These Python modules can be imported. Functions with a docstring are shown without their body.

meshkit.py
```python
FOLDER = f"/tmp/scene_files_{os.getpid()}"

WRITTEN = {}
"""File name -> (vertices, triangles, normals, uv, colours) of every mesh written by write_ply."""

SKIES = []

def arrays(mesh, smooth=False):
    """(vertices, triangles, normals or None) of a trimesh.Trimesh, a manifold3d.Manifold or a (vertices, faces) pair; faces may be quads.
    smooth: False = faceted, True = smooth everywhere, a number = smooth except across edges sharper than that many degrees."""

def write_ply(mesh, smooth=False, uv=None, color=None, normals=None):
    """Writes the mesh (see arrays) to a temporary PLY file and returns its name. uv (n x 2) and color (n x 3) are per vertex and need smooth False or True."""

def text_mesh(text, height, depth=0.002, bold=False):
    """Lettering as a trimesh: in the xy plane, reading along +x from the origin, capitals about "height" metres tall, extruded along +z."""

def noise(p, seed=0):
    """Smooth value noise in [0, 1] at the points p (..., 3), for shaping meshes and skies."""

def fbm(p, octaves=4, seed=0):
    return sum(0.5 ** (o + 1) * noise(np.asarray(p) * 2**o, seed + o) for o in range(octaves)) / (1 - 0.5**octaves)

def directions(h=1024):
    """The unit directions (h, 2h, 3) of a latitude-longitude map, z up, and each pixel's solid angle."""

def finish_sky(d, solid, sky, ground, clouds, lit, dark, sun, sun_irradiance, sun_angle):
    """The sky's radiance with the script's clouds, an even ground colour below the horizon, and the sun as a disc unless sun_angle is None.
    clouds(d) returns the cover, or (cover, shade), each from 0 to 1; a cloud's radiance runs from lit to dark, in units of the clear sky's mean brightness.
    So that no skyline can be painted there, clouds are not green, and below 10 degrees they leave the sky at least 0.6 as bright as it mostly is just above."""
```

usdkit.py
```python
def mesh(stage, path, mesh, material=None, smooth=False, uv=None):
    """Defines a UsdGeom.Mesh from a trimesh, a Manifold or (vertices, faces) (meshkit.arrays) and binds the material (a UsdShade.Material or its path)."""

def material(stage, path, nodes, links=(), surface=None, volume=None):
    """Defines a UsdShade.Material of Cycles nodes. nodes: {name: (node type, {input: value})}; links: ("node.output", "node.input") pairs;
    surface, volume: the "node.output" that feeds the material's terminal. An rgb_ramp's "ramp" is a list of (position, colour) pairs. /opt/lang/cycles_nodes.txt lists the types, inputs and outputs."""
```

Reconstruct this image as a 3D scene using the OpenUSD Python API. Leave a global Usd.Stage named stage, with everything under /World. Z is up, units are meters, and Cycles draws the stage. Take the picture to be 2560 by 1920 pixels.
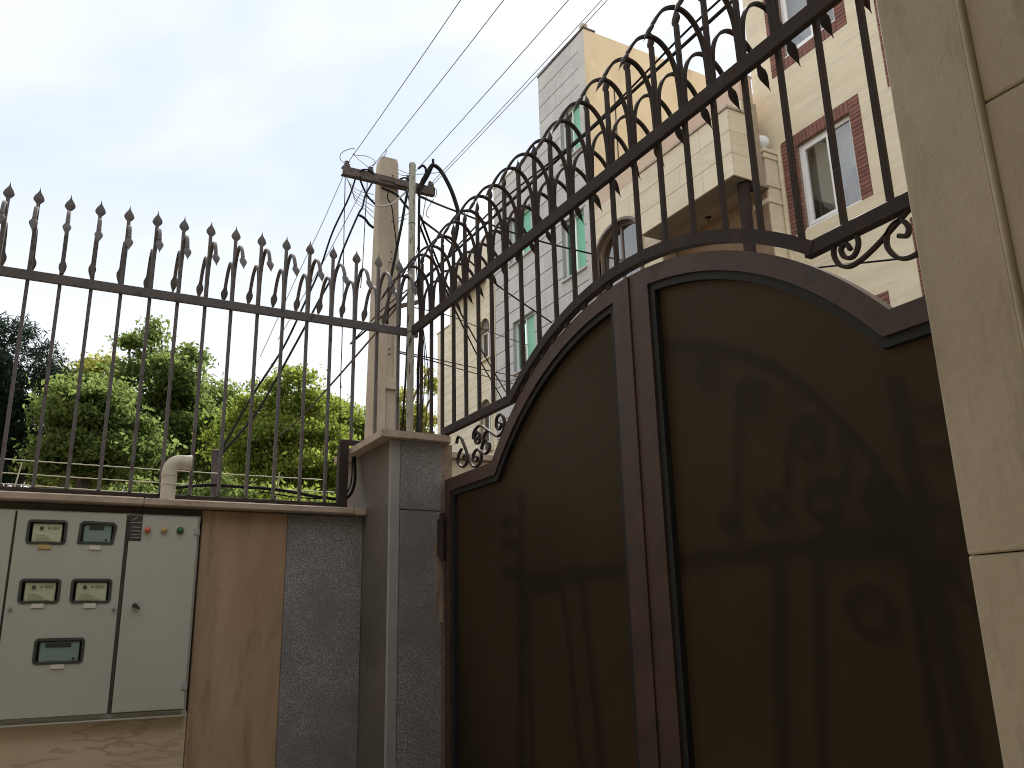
import math, random
import numpy as np, trimesh
import usdkit, meshkit
from pxr import Usd, UsdGeom, UsdLux, UsdShade, Sdf, Gf
from shapely.geometry import Polygon, box as sbox, LineString, Point
from shapely.ops import unary_union

stage = Usd.Stage.CreateInMemory()
UsdGeom.SetStageUpAxis(stage, UsdGeom.Tokens.z)
UsdGeom.SetStageMetersPerUnit(stage, 1.0)
world = UsdGeom.Xform.Define(stage, '/World')
stage.SetDefaultPrim(world.GetPrim())
UsdGeom.Scope.Define(stage, '/World/Looks')
rng = np.random.default_rng(7)
random.seed(7)

# ------------------------------------------------------------------ camera
# world frame: x runs along the meter wall towards the street, y along the gate, z up; camera stands at (0,0,1.5)
CAM = np.array([0, 0, 1.5])
SD = 2560 / 2212.0                     # measured coordinates are those of a 2212 x 1659 view
FOC = 1855.0 * SD
CEN = np.array([1280.0, 960.0])
def _dir(p):
    v = np.array([p[0] * SD - CEN[0], p[1] * SD - CEN[1], FOC]); return v / np.linalg.norm(v)
_Z = _dir((955, -5620)); _X = _dir((4600, 1285)); _X = _X - _Z * (_X @ _Z); _X /= np.linalg.norm(_X); _Y = np.cross(_Z, _X)
ROT = np.array([_X, _Y, _Z])           # camera (right, down, forward) to world
def ray(u, v):
    return ROT @ np.array([(u * SD - CEN[0]) / FOC, (v * SD - CEN[1]) / FOC, 1.0])
def at(u, v, axis, val):               # the point of the plane axis = val that was measured at (u, v)
    r = ray(u, v); k = 'xyz'.index(axis)
    return CAM + r * ((val - CAM[k]) / r[k])

cam = UsdGeom.Camera.Define(stage, '/World/Camera')
r_, d_, f_ = ROT[:, 0], ROT[:, 1], ROT[:, 2]
m = Gf.Matrix4d(*[float(x) for x in (*r_, 0, *(-d_), 0, *(-f_), 0, *CAM, 1)])
cam.AddTransformOp().Set(m)
cam.CreateHorizontalApertureAttr(36.0); cam.CreateVerticalApertureAttr(27.0)
cam.CreateFocalLengthAttr(FOC / 2560 * 36.0)
cam.CreateClippingRangeAttr(Gf.Vec2f(0.05, 2000))
cam.CreateExposureAttr(0.85)

# ------------------------------------------------------------------ sky and sun
SUN = np.array([0.55, 0.75, 1.05]); SUN /= np.linalg.norm(SUN)
elev = math.asin(SUN[2]); rot = math.atan2(SUN[0], SUN[1])
dome = UsdLux.DomeLight.Define(stage, '/World/sky')
skym = usdkit.material(stage, '/World/Looks/sky', {
    'tc': ('texture_coordinate', {}),
    'map': ('mapping', {'scale': (1.0, 1.0, 2.2), 'location': (0.3, 1.1, 0.4)}),
    'n': ('noise_texture', {'scale': 1.7, 'detail': 5.0, 'roughness': 0.5, 'distortion': 0.3}),
    'r': ('rgb_ramp', {'ramp': [(0.40, (0, 0, 0)), (0.66, (1, 1, 1))]}),
    'sky': ('sky_texture', {'sky_type': 'single_scattering', 'sun_disc': False, 'sun_elevation': elev, 'sun_rotation': rot, 'altitude': 1200.0, 'aerosol_density': 2.0}),
    'veil': ('mix_color', {'fac': 0.86, 'b': (6.35, 7.05, 8.2)}),
    'mix': ('mix_color', {'b': (9.3, 9.3, 9.25)}),
    'sx': ('separate_xyz', {}), 'hz': ('rgb_ramp', {'ramp': [(0.0, (1, 1, 1)), (0.18, (0.9, 0.9, 0.9)), (0.48, (0, 0, 0))]}), 'cov': ('math', {'math_type': 'maximum'}),
    'bg': ('background_shader', {'strength': 0.075}),
}, [('tc.generated', 'map.vector'), ('map.vector', 'n.vector'), ('n.fac', 'r.fac'), ('sky.color', 'veil.a'), ('veil.result', 'mix.a'), ('tc.generated', 'sx.vector'), ('sx.z', 'hz.fac'), ('hz.color', 'cov.value1'), ('r.color', 'cov.value2'), ('cov.value', 'mix.fac'), ('mix.result', 'bg.color')], surface='bg.background')
UsdShade.MaterialBindingAPI.Apply(dome.GetPrim()).Bind(skym)
dome.GetPrim().SetCustomDataByKey('kind', 'structure')
dome.GetPrim().SetCustomDataByKey('label', 'pale hazy bright sky with soft white clouds')
sun = UsdLux.DistantLight.Define(stage, '/World/sun')
sun.CreateIntensityAttr(0.8); sun.CreateAngleAttr(12.0); sun.CreateColorAttr(Gf.Vec3f(1.0, 0.95, 0.86))
sun.GetPrim().GetAttribute('inputs:normalize').Set(True) if sun.GetPrim().GetAttribute('inputs:normalize') else sun.CreateNormalizeAttr(True)
sun.CreateNormalizeAttr(True)
zax = SUN; xax = np.cross([0, 0, 1], zax); xax /= np.linalg.norm(xax); yax = np.cross(zax, xax)
sun.AddTransformOp().Set(Gf.Matrix4d(*[float(v) for v in (*xax, 0, *yax, 0, *zax, 0, 0, 0, 30, 1)]))

# ------------------------------------------------------------------ helpers
_used = {}
def _path(name, parent):
    base = '/World' if parent is None else (parent if isinstance(parent, str) else str(parent.GetPath()))
    key = (base, name); n = _used.get(key, -1) + 1; _used[key] = n
    return f'{base}/{name}' + (f'_{n:03d}' if n else '')
def tag(p, label=None, cat=None, group=None, kind=None):
    p = p.GetPrim() if hasattr(p, 'GetPrim') else p
    for k, v in (('label', label), ('category', cat), ('group', group), ('kind', kind)):
        if v: p.SetCustomDataByKey(k, v)
    return p
def thing(name, label, cat, group=None, loc=None, kind=None):
    x = UsdGeom.Xform.Define(stage, _path(name, None))
    if loc is not None: x.AddTranslateOp().Set(Gf.Vec3d(*map(float, loc)))
    return tag(x, label, cat, group, kind)
def cat_(ms):
    return trimesh.util.concatenate([x for x in ms if x is not None])
def obj(name, mesh, mat, parent=None, smooth=False, label=None, kind=None):
    if isinstance(mesh, list): mesh = cat_(mesh)
    p = usdkit.mesh(stage, _path(name, parent), mesh, M[mat], smooth=smooth).GetPrim()
    return tag(p, label, kind=kind)
_BC = {}
def bx(x0, x1, y0, y1, z0, z1, c=0.0):
    """box, with all edges chamfered by c"""
    lo = np.array([min(x0, x1), min(y0, y1), min(z0, z1)], float); hi = np.array([max(x0, x1), max(y0, y1), max(z0, z1)], float)
    if c <= 0:
        b = trimesh.creation.box(extents=hi - lo); b.apply_translation((hi + lo) / 2); return b
    c = min(c, 0.45 * (hi - lo).min())
    pts = []
    for sx in (0, 1):
        for sy in (0, 1):
            for sz in (0, 1):
                corner = np.array([hi[0] if sx else lo[0], hi[1] if sy else lo[1], hi[2] if sz else lo[2]])
                s = np.array([-1 if sx else 1, -1 if sy else 1, -1 if sz else 1]) * c
                for k in range(3):
                    q = corner + s; q[k] = corner[k]; pts.append(q)
    return trimesh.convex.convex_hull(np.array(pts))
def ext(poly, d0, d1, plane):
    """extrude a shapely polygon: plane 'yz' along x from d0 to d1, 'xz' along y, 'xy' along z"""
    geoms = getattr(poly, 'geoms', [poly]); out = []
    for g in geoms:
        if g.is_empty or g.area < 1e-7 or g.geom_type != 'Polygon': continue
        e = trimesh.creation.extrude_polygon(g, abs(d1 - d0), engine='earcut')
        v = np.array(e.vertices); a, b, t = v[:, 0], v[:, 1], v[:, 2] + min(d0, d1)
        if plane == 'yz': w = np.stack([t, a, b], 1); f = e.faces
        elif plane == 'xz': w = np.stack([a, t, b], 1); f = e.faces[:, ::-1]
        else: w = np.stack([a, b, t], 1); f = e.faces
        out.append(trimesh.Trimesh(w, f, process=False))
    r = cat_(out)
    if r.volume < 0: r.invert()
    return r
def spline(pts, n=8):
    """Catmull-Rom through the points"""
    P = np.asarray(pts, float); P = np.vstack([2 * P[0] - P[1], P, 2 * P[-1] - P[-2]]); out = []
    for i in range(1, len(P) - 2):
        t = np.linspace(0, 1, n, endpoint=False)[:, None]
        a, b, c, d = P[i - 1], P[i], P[i + 1], P[i + 2]
        out.append(0.5 * ((2 * b) + (c - a) * t + (2 * a - 5 * b + 4 * c - d) * t ** 2 + (3 * b - 3 * c + d - a) * t ** 3))
    out.append(P[-2][None]); return np.vstack(out)
def tube(path, r, n=7, caps=True):
    P = np.asarray(path, float); T = np.gradient(P, axis=0); T /= np.maximum(np.linalg.norm(T, axis=1, keepdims=True), 1e-9)
    R = np.broadcast_to(np.asarray(r, float), (len(P),))
    u = np.cross(T[0], [0, 0, 1]); u = u if np.linalg.norm(u) > 1e-3 else np.array([1.0, 0, 0]); u /= np.linalg.norm(u)
    V = []
    for i in range(len(P)):
        u = u - T[i] * (u @ T[i]); u /= np.linalg.norm(u); w = np.cross(T[i], u)
        a = np.linspace(0, 2 * math.pi, n, endpoint=False)[:, None]
        V.append(P[i] + R[i] * (np.cos(a) * u + np.sin(a) * w))
    return _skin(V, caps)
def _skin(V, caps=True):
    n = len(V[0]); F = []
    for i in range(len(V) - 1):
        for k in range(n):
            a, b = i * n + k, i * n + (k + 1) % n
            F += [(a, b, b + n), (a, b + n, a + n)]
    V = np.vstack(V)
    if caps:
        c0, c1 = len(V), len(V) + 1; V = np.vstack([V, V[:n].mean(0), V[-n:].mean(0)]); L = c0 - n
        for k in range(n):
            F += [(c0, (k + 1) % n, k), (c1, L + k, L + (k + 1) % n)]
    m_ = trimesh.Trimesh(V, np.array(F), process=False)
    return m_
def strip(path, wdir, w, t):
    """flat bar swept along path; w wide along wdir, t thick across"""
    P = np.asarray(path, float); T = np.gradient(P, axis=0); T /= np.linalg.norm(T, axis=1, keepdims=True); wd = np.asarray(wdir, float)
    V = []
    t = np.broadcast_to(np.asarray(t, float), (len(P),)); w = np.broadcast_to(np.asarray(w, float), (len(P),))
    for i in range(len(P)):
        n = np.cross(T[i], wd); n /= np.linalg.norm(n); a, b = wd * w[i] / 2, n * t[i] / 2
        c = 0.72
        V.append(np.array([P[i] + a * c + b, P[i] + a + b * c, P[i] + a - b * c, P[i] + a * c - b, P[i] - a * c - b, P[i] - a - b * c, P[i] - a + b * c, P[i] - a * c + b]))
    m_ = _skin(V); m_.fix_normals() if False else None
    return m_
def lathe(prof, n=16, loc=(0, 0, 0), squash=(1, 1)):
    V = []
    a = np.linspace(0, 2 * math.pi, n, endpoint=False)
    for r, z in prof:
        V.append(np.stack([np.cos(a) * r * squash[0] + loc[0], np.sin(a) * r * squash[1] + loc[1], np.full(n, z + loc[2])], 1))
    return _skin(V)
def cyl(p0, p1, r, n=16):
    return tube(np.array([p0, p1], float), r, n)
def rrect(x0, x1, y0, y1, r):
    return sbox(x0 + r, y0 + r, x1 - r, y1 - r).buffer(r, quad_segs=5)
def warp(mesh, amp, scale, seed=0):
    v = np.array(mesh.vertices)
    for k in range(3): v[:, k] += (meshkit.noise(v * scale + 17.3 * k, seed + k) - 0.5) * 2 * amp
    mesh.vertices = v; return mesh

# ------------------------------------------------------------------ materials
M = {}
def mat(name, c1, c2, scale=(4, 4, 4), rough=0.6, rough2=None, bump=0.0, bdist=0.01, bscale=None, detail=6.0, ramp=(0.35, 0.65), spec=0.5, c3=None, c3scale=30.0, c3ramp=(0.6, 0.75), metallic=0.0, voronoi=False, c3stretch=(1, 1, 1), rand=0.0, distort=0.0, pebble=None):
    """two tones mixed by noise (world position), an optional third tone as specks or stains, fine bump"""
    N = {'g': ('geometry', {}), 'map': ('mapping', {'scale': scale}),
         'n': ('noise_texture', {'scale': 1.0, 'detail': detail, 'roughness': 0.6, 'distortion': distort}),
         'r': ('rgb_ramp', {'ramp': [(ramp[0], c1), (ramp[1], c2)]}),
         'p': ('principled_bsdf', {'roughness': rough, 'specular_ior_level': spec, 'metallic': metallic})}
    L = [('g.position', 'map.vector'), ('map.vector', 'n.vector'), ('n.fac', 'r.fac')]
    col = 'r.color'
    if c3 is not None:
        N['m3'] = ('mapping', {'scale': tuple(c3scale * np.array(c3stretch, float))})
        N['n3'] = ('noise_texture', {'scale': 1.0, 'detail': 4.0, 'roughness': 0.65})
        N['r3'] = ('rgb_ramp', {'ramp': [(c3ramp[0], (0, 0, 0)), (c3ramp[1], (1, 1, 1))] + ([(c3ramp[2], (0, 0, 0))] if len(c3ramp) > 2 else [])})
        N['x3'] = ('mix_color', {'b': c3})
        L += [('g.position', 'm3.vector'), ('m3.vector', 'n3.vector'), ('n3.fac', 'r3.fac'), ('r3.color', 'x3.fac'), (col, 'x3.a')]; col = 'x3.result'
    if rand:
        N['oi'] = ('object_info', {}); N['mr'] = ('map_range', {'from_min': 0.0, 'from_max': 1.0, 'to_min': 1 - rand, 'to_max': 1 + rand * 0.6})
        N['hs'] = ('hsv', {}); L += [('oi.random', 'mr.value'), ('mr.result', 'hs.value'), (col, 'hs.color')]; col = 'hs.color'
    if pebble is not None:
        sc, dark, light = pebble
        N['vo'] = ('voronoi_texture', {'scale': sc, 'randomness': 1.0})
        N['vn'] = ('noise_texture', {'scale': 3.0, 'detail': 3.0})
        N['vr'] = ('rgb_ramp', {'ramp': [(0.1, dark), (0.75, light)]})
        N['vx'] = ('mix_color', {'blend_type': 'multiply'})
        N['vm'] = ('rgb_ramp', {'ramp': [(0.38, (0.25, 0.25, 0.25)), (0.62, (1, 1, 1))]})
        L += [('g.position', 'vo.vector'), ('g.position', 'vn.vector'), ('vn.fac', 'vm.fac'), ('vm.color', 'vx.fac'), ('vo.distance', 'vr.fac'), ('vr.color', 'vx.b'), (col, 'vx.a')]; col = 'vx.result'
    L.append((col, 'p.base_color'))
    if rough2 is not None:
        N['rr'] = ('map_range', {'from_min': 0.3, 'from_max': 0.7, 'to_min': rough, 'to_max': rough2}); L += [('n.fac', 'rr.value'), ('rr.result', 'p.roughness')]
    if bump:
        bs = bscale or 40.0
        if voronoi: N['bn'] = ('voronoi_texture', {'scale': bs}); src = 'bn.distance'
        else: N['bn'] = ('noise_texture', {'scale': bs, 'detail': 5.0, 'roughness': 0.6}); src = 'bn.fac'
        N['b'] = ('bump', {'strength': bump, 'distance': bdist})
        L += [('g.position', 'bn.vector'), (src, 'b.height'), ('b.normal', 'p.normal')]
    M[name] = usdkit.material(stage, f'/World/Looks/{name}', N, L, surface='p.BSDF')

iron_c = dict(rough=0.62, rough2=0.85, spec=0.3, bump=0.25, bdist=0.003, bscale=60)
mat('iron_grey', (0.101, 0.093, 0.093), (0.146, 0.130, 0.126), (9, 9, 9), c3=(0.062, 0.034, 0.020), c3scale=14, c3ramp=(0.56, 0.72), **iron_c)
mat('iron_brown', (0.026, 0.0185, 0.016), (0.043, 0.0295, 0.025), (9, 9, 9), c3=(0.075, 0.033, 0.017), c3scale=16, c3ramp=(0.58, 0.74), **iron_c)
mat('gate_frame', (0.04, 0.0195, 0.0125), (0.062, 0.03, 0.02), (6, 6, 6), rough=0.42, rough2=0.65, bump=0.3, bdist=0.003, bscale=45, c3=(0.022, 0.016, 0.014), c3scale=11, c3ramp=(0.5, 0.7))
mat('gate_moulding', (0.013, 0.0145, 0.015), (0.022, 0.022, 0.021), (12, 12, 12), rough=0.6, spec=0.25, bump=0.2, bdist=0.002)
mat('granite', (0.19, 0.185, 0.18), (0.27, 0.265, 0.255), (3, 3, 3), rough=0.85, c3=(0.10, 0.098, 0.095), c3scale=260, c3ramp=(0.5, 0.62), bump=0.5, bdist=0.005, bscale=135, voronoi=True, pebble=(125, (0.42, 0.42, 0.43), (1.5, 1.5, 1.52)))
mat('granite_smooth', (0.30, 0.29, 0.275), (0.36, 0.35, 0.33), (6, 6, 6), rough=0.55, c3=(0.19, 0.185, 0.18), c3scale=300, c3ramp=(0.5, 0.7))
mat('brown_render', (0.094, 0.078, 0.062), (0.123, 0.105, 0.086), (2.2, 2.2, 2.2), rough=0.55, bump=0.12, bscale=25, c3=(0.15, 0.135, 0.09), c3scale=2.6, c3ramp=(0.55, 0.75))
mat('coping', (0.36, 0.28, 0.215), (0.47, 0.375, 0.30), (7, 7, 7), rough=0.7, bump=0.2, bscale=60, c3=(0.24, 0.17, 0.12), c3scale=9, c3ramp=(0.6, 0.72))
mat('travertine', (0.57, 0.465, 0.31), (0.66, 0.555, 0.39), (1.1, 1.1, 9.0), rough=0.55, bump=0.12, bscale=30, c3=(0.46, 0.355, 0.225), c3scale=1.0, c3stretch=(0.9, 0.9, 3.2), c3ramp=(0.485, 0.50, 0.515), distort=0.8)
mat('travertine_brown', (0.345, 0.222, 0.135), (0.45, 0.315, 0.205), (6, 6, 1.3), rough=0.5, bump=0.15, bscale=40, c3=(0.15, 0.105, 0.060), c3scale=1.0, c3stretch=(9, 9, 1.6), c3ramp=(0.58, 0.82), detail=8.0, distort=0.6)
mat('marble_jamb', (0.47, 0.398, 0.281), (0.582, 0.51, 0.38), (3.5, 3.5, 1.6), rough=0.6, bump=0.25, bscale=55, c3=(0.34, 0.28, 0.19), c3scale=1.0, c3stretch=(17, 17, 3.2), c3ramp=(0.52, 0.78), detail=7.0)
mat('mortar', (0.20, 0.15, 0.11), (0.30, 0.23, 0.17), (30, 30, 30), rough=0.9, bump=0.6, bscale=80)
mat('cabinet', (0.43, 0.425, 0.365), (0.462, 0.455, 0.392), (2, 2, 2), rough=0.42, rough2=0.55, bump=0.04, bscale=200, c3=(0.33, 0.30, 0.225), c3scale=5, c3ramp=(0.66, 0.8))
mat('cabinet_gap', (0.10, 0.09, 0.075), (0.14, 0.125, 0.10), (8, 8, 8), rough=0.7)
mat('rubber', (0.035, 0.042, 0.034), (0.05, 0.056, 0.046), (20, 20, 20), rough=0.6)
mat('meter_face', (0.6, 0.6, 0.49), (0.66, 0.66, 0.54), (9, 9, 9), rough=0.45)
mat('meter_grey', (0.42, 0.45, 0.43), (0.46, 0.49, 0.47), (9, 9, 9), rough=0.45)
mat('meter_dark', (0.06, 0.06, 0.055), (0.09, 0.09, 0.08), (9, 9, 9), rough=0.5)
mat('meter_mark', (0.33, 0.34, 0.27), (0.38, 0.38, 0.31), (9, 9, 9), rough=0.5)
mat('tag_white', (0.60, 0.58, 0.50), (0.66, 0.64, 0.56), (9, 9, 9), rough=0.5)
mat('tag_brass', (0.42, 0.31, 0.12), (0.50, 0.37, 0.15), (9, 9, 9), rough=0.45)
mat('lamp_red', (0.55, 0.10, 0.06), (0.62, 0.14, 0.09), (9, 9, 9), rough=0.3)
mat('lamp_yellow', (0.48, 0.33, 0.10), (0.55, 0.38, 0.13), (9, 9, 9), rough=0.3)
mat('lamp_green', (0.015, 0.12, 0.03), (0.03, 0.17, 0.05), (9, 9, 9), rough=0.3)
mat('sticker', (0.035, 0.028, 0.026), (0.05, 0.042, 0.038), (9, 9, 9), rough=0.5)
mat('black_plastic', (0.02, 0.02, 0.02), (0.03, 0.03, 0.03), (9, 9, 9), rough=0.35)
mat('cable_black', (0.012, 0.012, 0.013), (0.022, 0.022, 0.023), (9, 9, 9), rough=0.85, spec=0.15)
mat('cable_grey', (0.10, 0.10, 0.11), (0.15, 0.15, 0.16), (9, 9, 9), rough=0.6)
mat('cable_white', (0.45, 0.43, 0.40), (0.55, 0.52, 0.48), (9, 9, 9), rough=0.6)
mat('wire_pale', (0.55, 0.54, 0.44), (0.66, 0.64, 0.53), (9, 9, 9), rough=0.5)
mat('pvc', (0.52, 0.48, 0.38), (0.60, 0.56, 0.46), (8, 8, 8), rough=0.4, c3=(0.40, 0.33, 0.22), c3scale=6, c3ramp=(0.58, 0.75))
mat('concrete_pole', (0.36, 0.3, 0.225), (0.44, 0.375, 0.29), (4, 4, 2), rough=0.85, bump=0.3, bscale=50, c3=(0.27, 0.22, 0.165), c3scale=1.0, c3stretch=(18, 18, 3), c3ramp=(0.58, 0.75))
mat('hole_dark', (0.04, 0.035, 0.03), (0.06, 0.05, 0.04), (9, 9, 9), rough=0.9)
mat('rusty_arm', (0.07, 0.054, 0.047), (0.112, 0.084, 0.072), (14, 14, 14), rough=0.8, bump=0.4, bscale=60)
mat('insulator', (0.05, 0.045, 0.05), (0.08, 0.07, 0.075), (9, 9, 9), rough=0.3)
mat('pipe_paint', (0.30, 0.30, 0.24), (0.42, 0.41, 0.33), (30, 30, 7), rough=0.65, bump=0.3, bscale=60, c3=(0.055, 0.045, 0.035), c3scale=1.0, c3stretch=(45, 45, 9), c3ramp=(0.56, 0.62))
mat('post_grey', (0.055, 0.045, 0.04), (0.085, 0.07, 0.062), (9, 9, 9), rough=0.8)
mat('clad_grey', (0.414, 0.390, 0.362), (0.482, 0.457, 0.423), (2.5, 2.5, 2.5), rough=0.6, rand=0.06, bump=0.08, bscale=20)
mat('clad_joint', (0.13, 0.115, 0.10), (0.17, 0.15, 0.13), (9, 9, 9), rough=0.9)
mat('clad_cream', (0.583, 0.501, 0.35), (0.661, 0.577, 0.422), (1.6, 1.6, 5.0), rough=0.6, rand=0.05, bump=0.06, bscale=20, c3=(0.51, 0.43, 0.31), c3scale=1.0, c3stretch=(1.2, 1.2, 5), c3ramp=(0.58, 0.78))
mat('stone_cream', (0.605, 0.515, 0.355), (0.684, 0.598, 0.426), (1.0, 1.0, 6.0), rough=0.6, c3=(0.53, 0.455, 0.335), c3scale=1.0, c3stretch=(0.9, 0.9, 7.5), c3ramp=(0.56, 0.74), distort=0.8, bump=0.08, bscale=18)
mat('joint_cream', (0.33, 0.26, 0.18), (0.38, 0.30, 0.21), (9, 9, 9), rough=0.9)
mat('render_tan', (0.6, 0.485, 0.315), (0.69, 0.565, 0.375), (0.9, 0.9, 0.9), rough=0.9, c3=(0.46, 0.345, 0.21), c3scale=1.0, c3stretch=(1.6, 1.6, 0.45), c3ramp=(0.55, 0.8), bump=0.2, bscale=15)
mat('render_pink', (0.50, 0.37, 0.27), (0.56, 0.42, 0.31), (2, 2, 2), rough=0.9)
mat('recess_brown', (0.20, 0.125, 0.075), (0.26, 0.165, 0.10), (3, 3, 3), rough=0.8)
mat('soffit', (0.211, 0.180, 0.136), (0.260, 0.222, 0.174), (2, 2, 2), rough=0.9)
mat('brick', (0.165, 0.068, 0.05), (0.225, 0.095, 0.07), (12, 12, 12), rough=0.8, rand=0.22, bump=0.3, bscale=90)
mat('brick_tan', (0.36, 0.24, 0.17), (0.44, 0.31, 0.23), (12, 12, 12), rough=0.8, rand=0.2)
mat('upvc', (0.72, 0.71, 0.69), (0.78, 0.77, 0.75), (5, 5, 5), rough=0.35)
mat('frame_brown', (0.11, 0.075, 0.055), (0.15, 0.105, 0.08), (8, 8, 8), rough=0.5)
mat('frame_grey', (0.30, 0.31, 0.30), (0.36, 0.37, 0.36), (8, 8, 8), rough=0.5)
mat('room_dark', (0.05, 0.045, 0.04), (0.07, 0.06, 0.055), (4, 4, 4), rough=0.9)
mat('sheer', (0.52, 0.49, 0.47), (0.60, 0.57, 0.55), (2, 22, 1), rough=0.9)
mat('curtain', (0.36, 0.27, 0.19), (0.14, 0.10, 0.075), (1, 26, 1), rough=0.9, ramp=(0.45, 0.55))
mat('blind_green', (0.4, 0.58, 0.48), (0.46, 0.64, 0.54), (1, 3, 2), rough=0.5)
mat('globe', (0.72, 0.74, 0.72), (0.78, 0.80, 0.78), (5, 5, 5), rough=0.2)
mat('pipe_dark', (0.027, 0.019, 0.016), (0.038, 0.027, 0.023), (5, 5, 3), rough=0.9, spec=0.15)
mat('lattice', (0.20, 0.165, 0.135), (0.26, 0.22, 0.18), (9, 9, 9), rough=0.7)
mat('asphalt', (0.045, 0.044, 0.042), (0.065, 0.063, 0.06), (3, 3, 3), rough=0.9, bump=0.4, bscale=90)
mat('paving', (0.30, 0.27, 0.22), (0.38, 0.34, 0.28), (2, 2, 2), rough=0.8, rand=0.08, bump=0.2, bscale=50)
mat('ground', (0.22, 0.19, 0.14), (0.28, 0.24, 0.18), (0.6, 0.6, 0.6), rough=0.95)
mat('house_stone', (0.42, 0.355, 0.25), (0.50, 0.43, 0.31), (1.5, 1.5, 4), rough=0.7)
mat('house_dark', (0.05, 0.04, 0.035), (0.07, 0.055, 0.045), (3, 3, 3), rough=0.6)
mat('bark', (0.07, 0.055, 0.04), (0.13, 0.105, 0.08), (14, 14, 4), rough=0.9, bump=0.6, bscale=30)

M['gate_sheet'] = usdkit.material(stage, '/World/Looks/gate_sheet', {
    'g': ('geometry', {}), 'n': ('noise_texture', {'scale': 2.2, 'detail': 4.0}), 'r': ('rgb_ramp', {'ramp': [(0.3, (0.168, 0.132, 0.086)), (0.7, (0.204, 0.160, 0.103))]}),
    'bn': ('noise_texture', {'scale': 4.0, 'detail': 2.0}), 'b': ('bump', {'strength': 0.05, 'distance': 0.004}),
    'p': ('principled_bsdf', {'base_color': (0.033, 0.0255, 0.0175), 'roughness': 0.38, 'specular_ior_level': 0.28}),
    't': ('translucent_bsdf', {}), 'm': ('mix_closure', {'fac': 0.5})},
    [('g.position', 'n.vector'), ('n.fac', 'r.fac'), ('r.color', 't.color'), ('g.position', 'bn.vector'), ('bn.fac', 'b.height'), ('b.normal', 'p.normal'), ('p.BSDF', 'm.closure1'), ('t.BSDF', 'm.closure2')], surface='m.closure')
def pane_mat(name, tint, refl=1.0, rough=0.02, ior=1.6):
    M[name] = usdkit.material(stage, f'/World/Looks/{name}', {
        't': ('transparent_bsdf', {'color': tint}), 'g': ('glossy_bsdf', {'color': (refl, refl, refl), 'roughness': rough}),
        'f': ('fresnel', {'IOR': ior}), 'm': ('mix_closure', {}), 'geo': ('geometry', {}), 'front': ('math', {'math_type': 'subtract', 'value1': 1.0}), 'fr': ('math', {'math_type': 'multiply'})},
        [('geo.backfacing', 'front.value2'), ('front.value', 'fr.value1'), ('f.fac', 'fr.value2'), ('fr.value', 'm.fac'), ('t.BSDF', 'm.closure1'), ('g.BSDF', 'm.closure2')], surface='m.closure')
pane_mat('pane', (0.80, 0.82, 0.81), refl=0.86, ior=3.0)
pane_mat('pane_meter', (0.97, 0.98, 0.94), ior=1.35)
pane_mat('pane_meter_dusty', (0.86, 0.92, 0.91), ior=1.5, rough=0.2)
pane_mat('pane_green', (0.70, 0.92, 0.82), ior=1.6)

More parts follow.
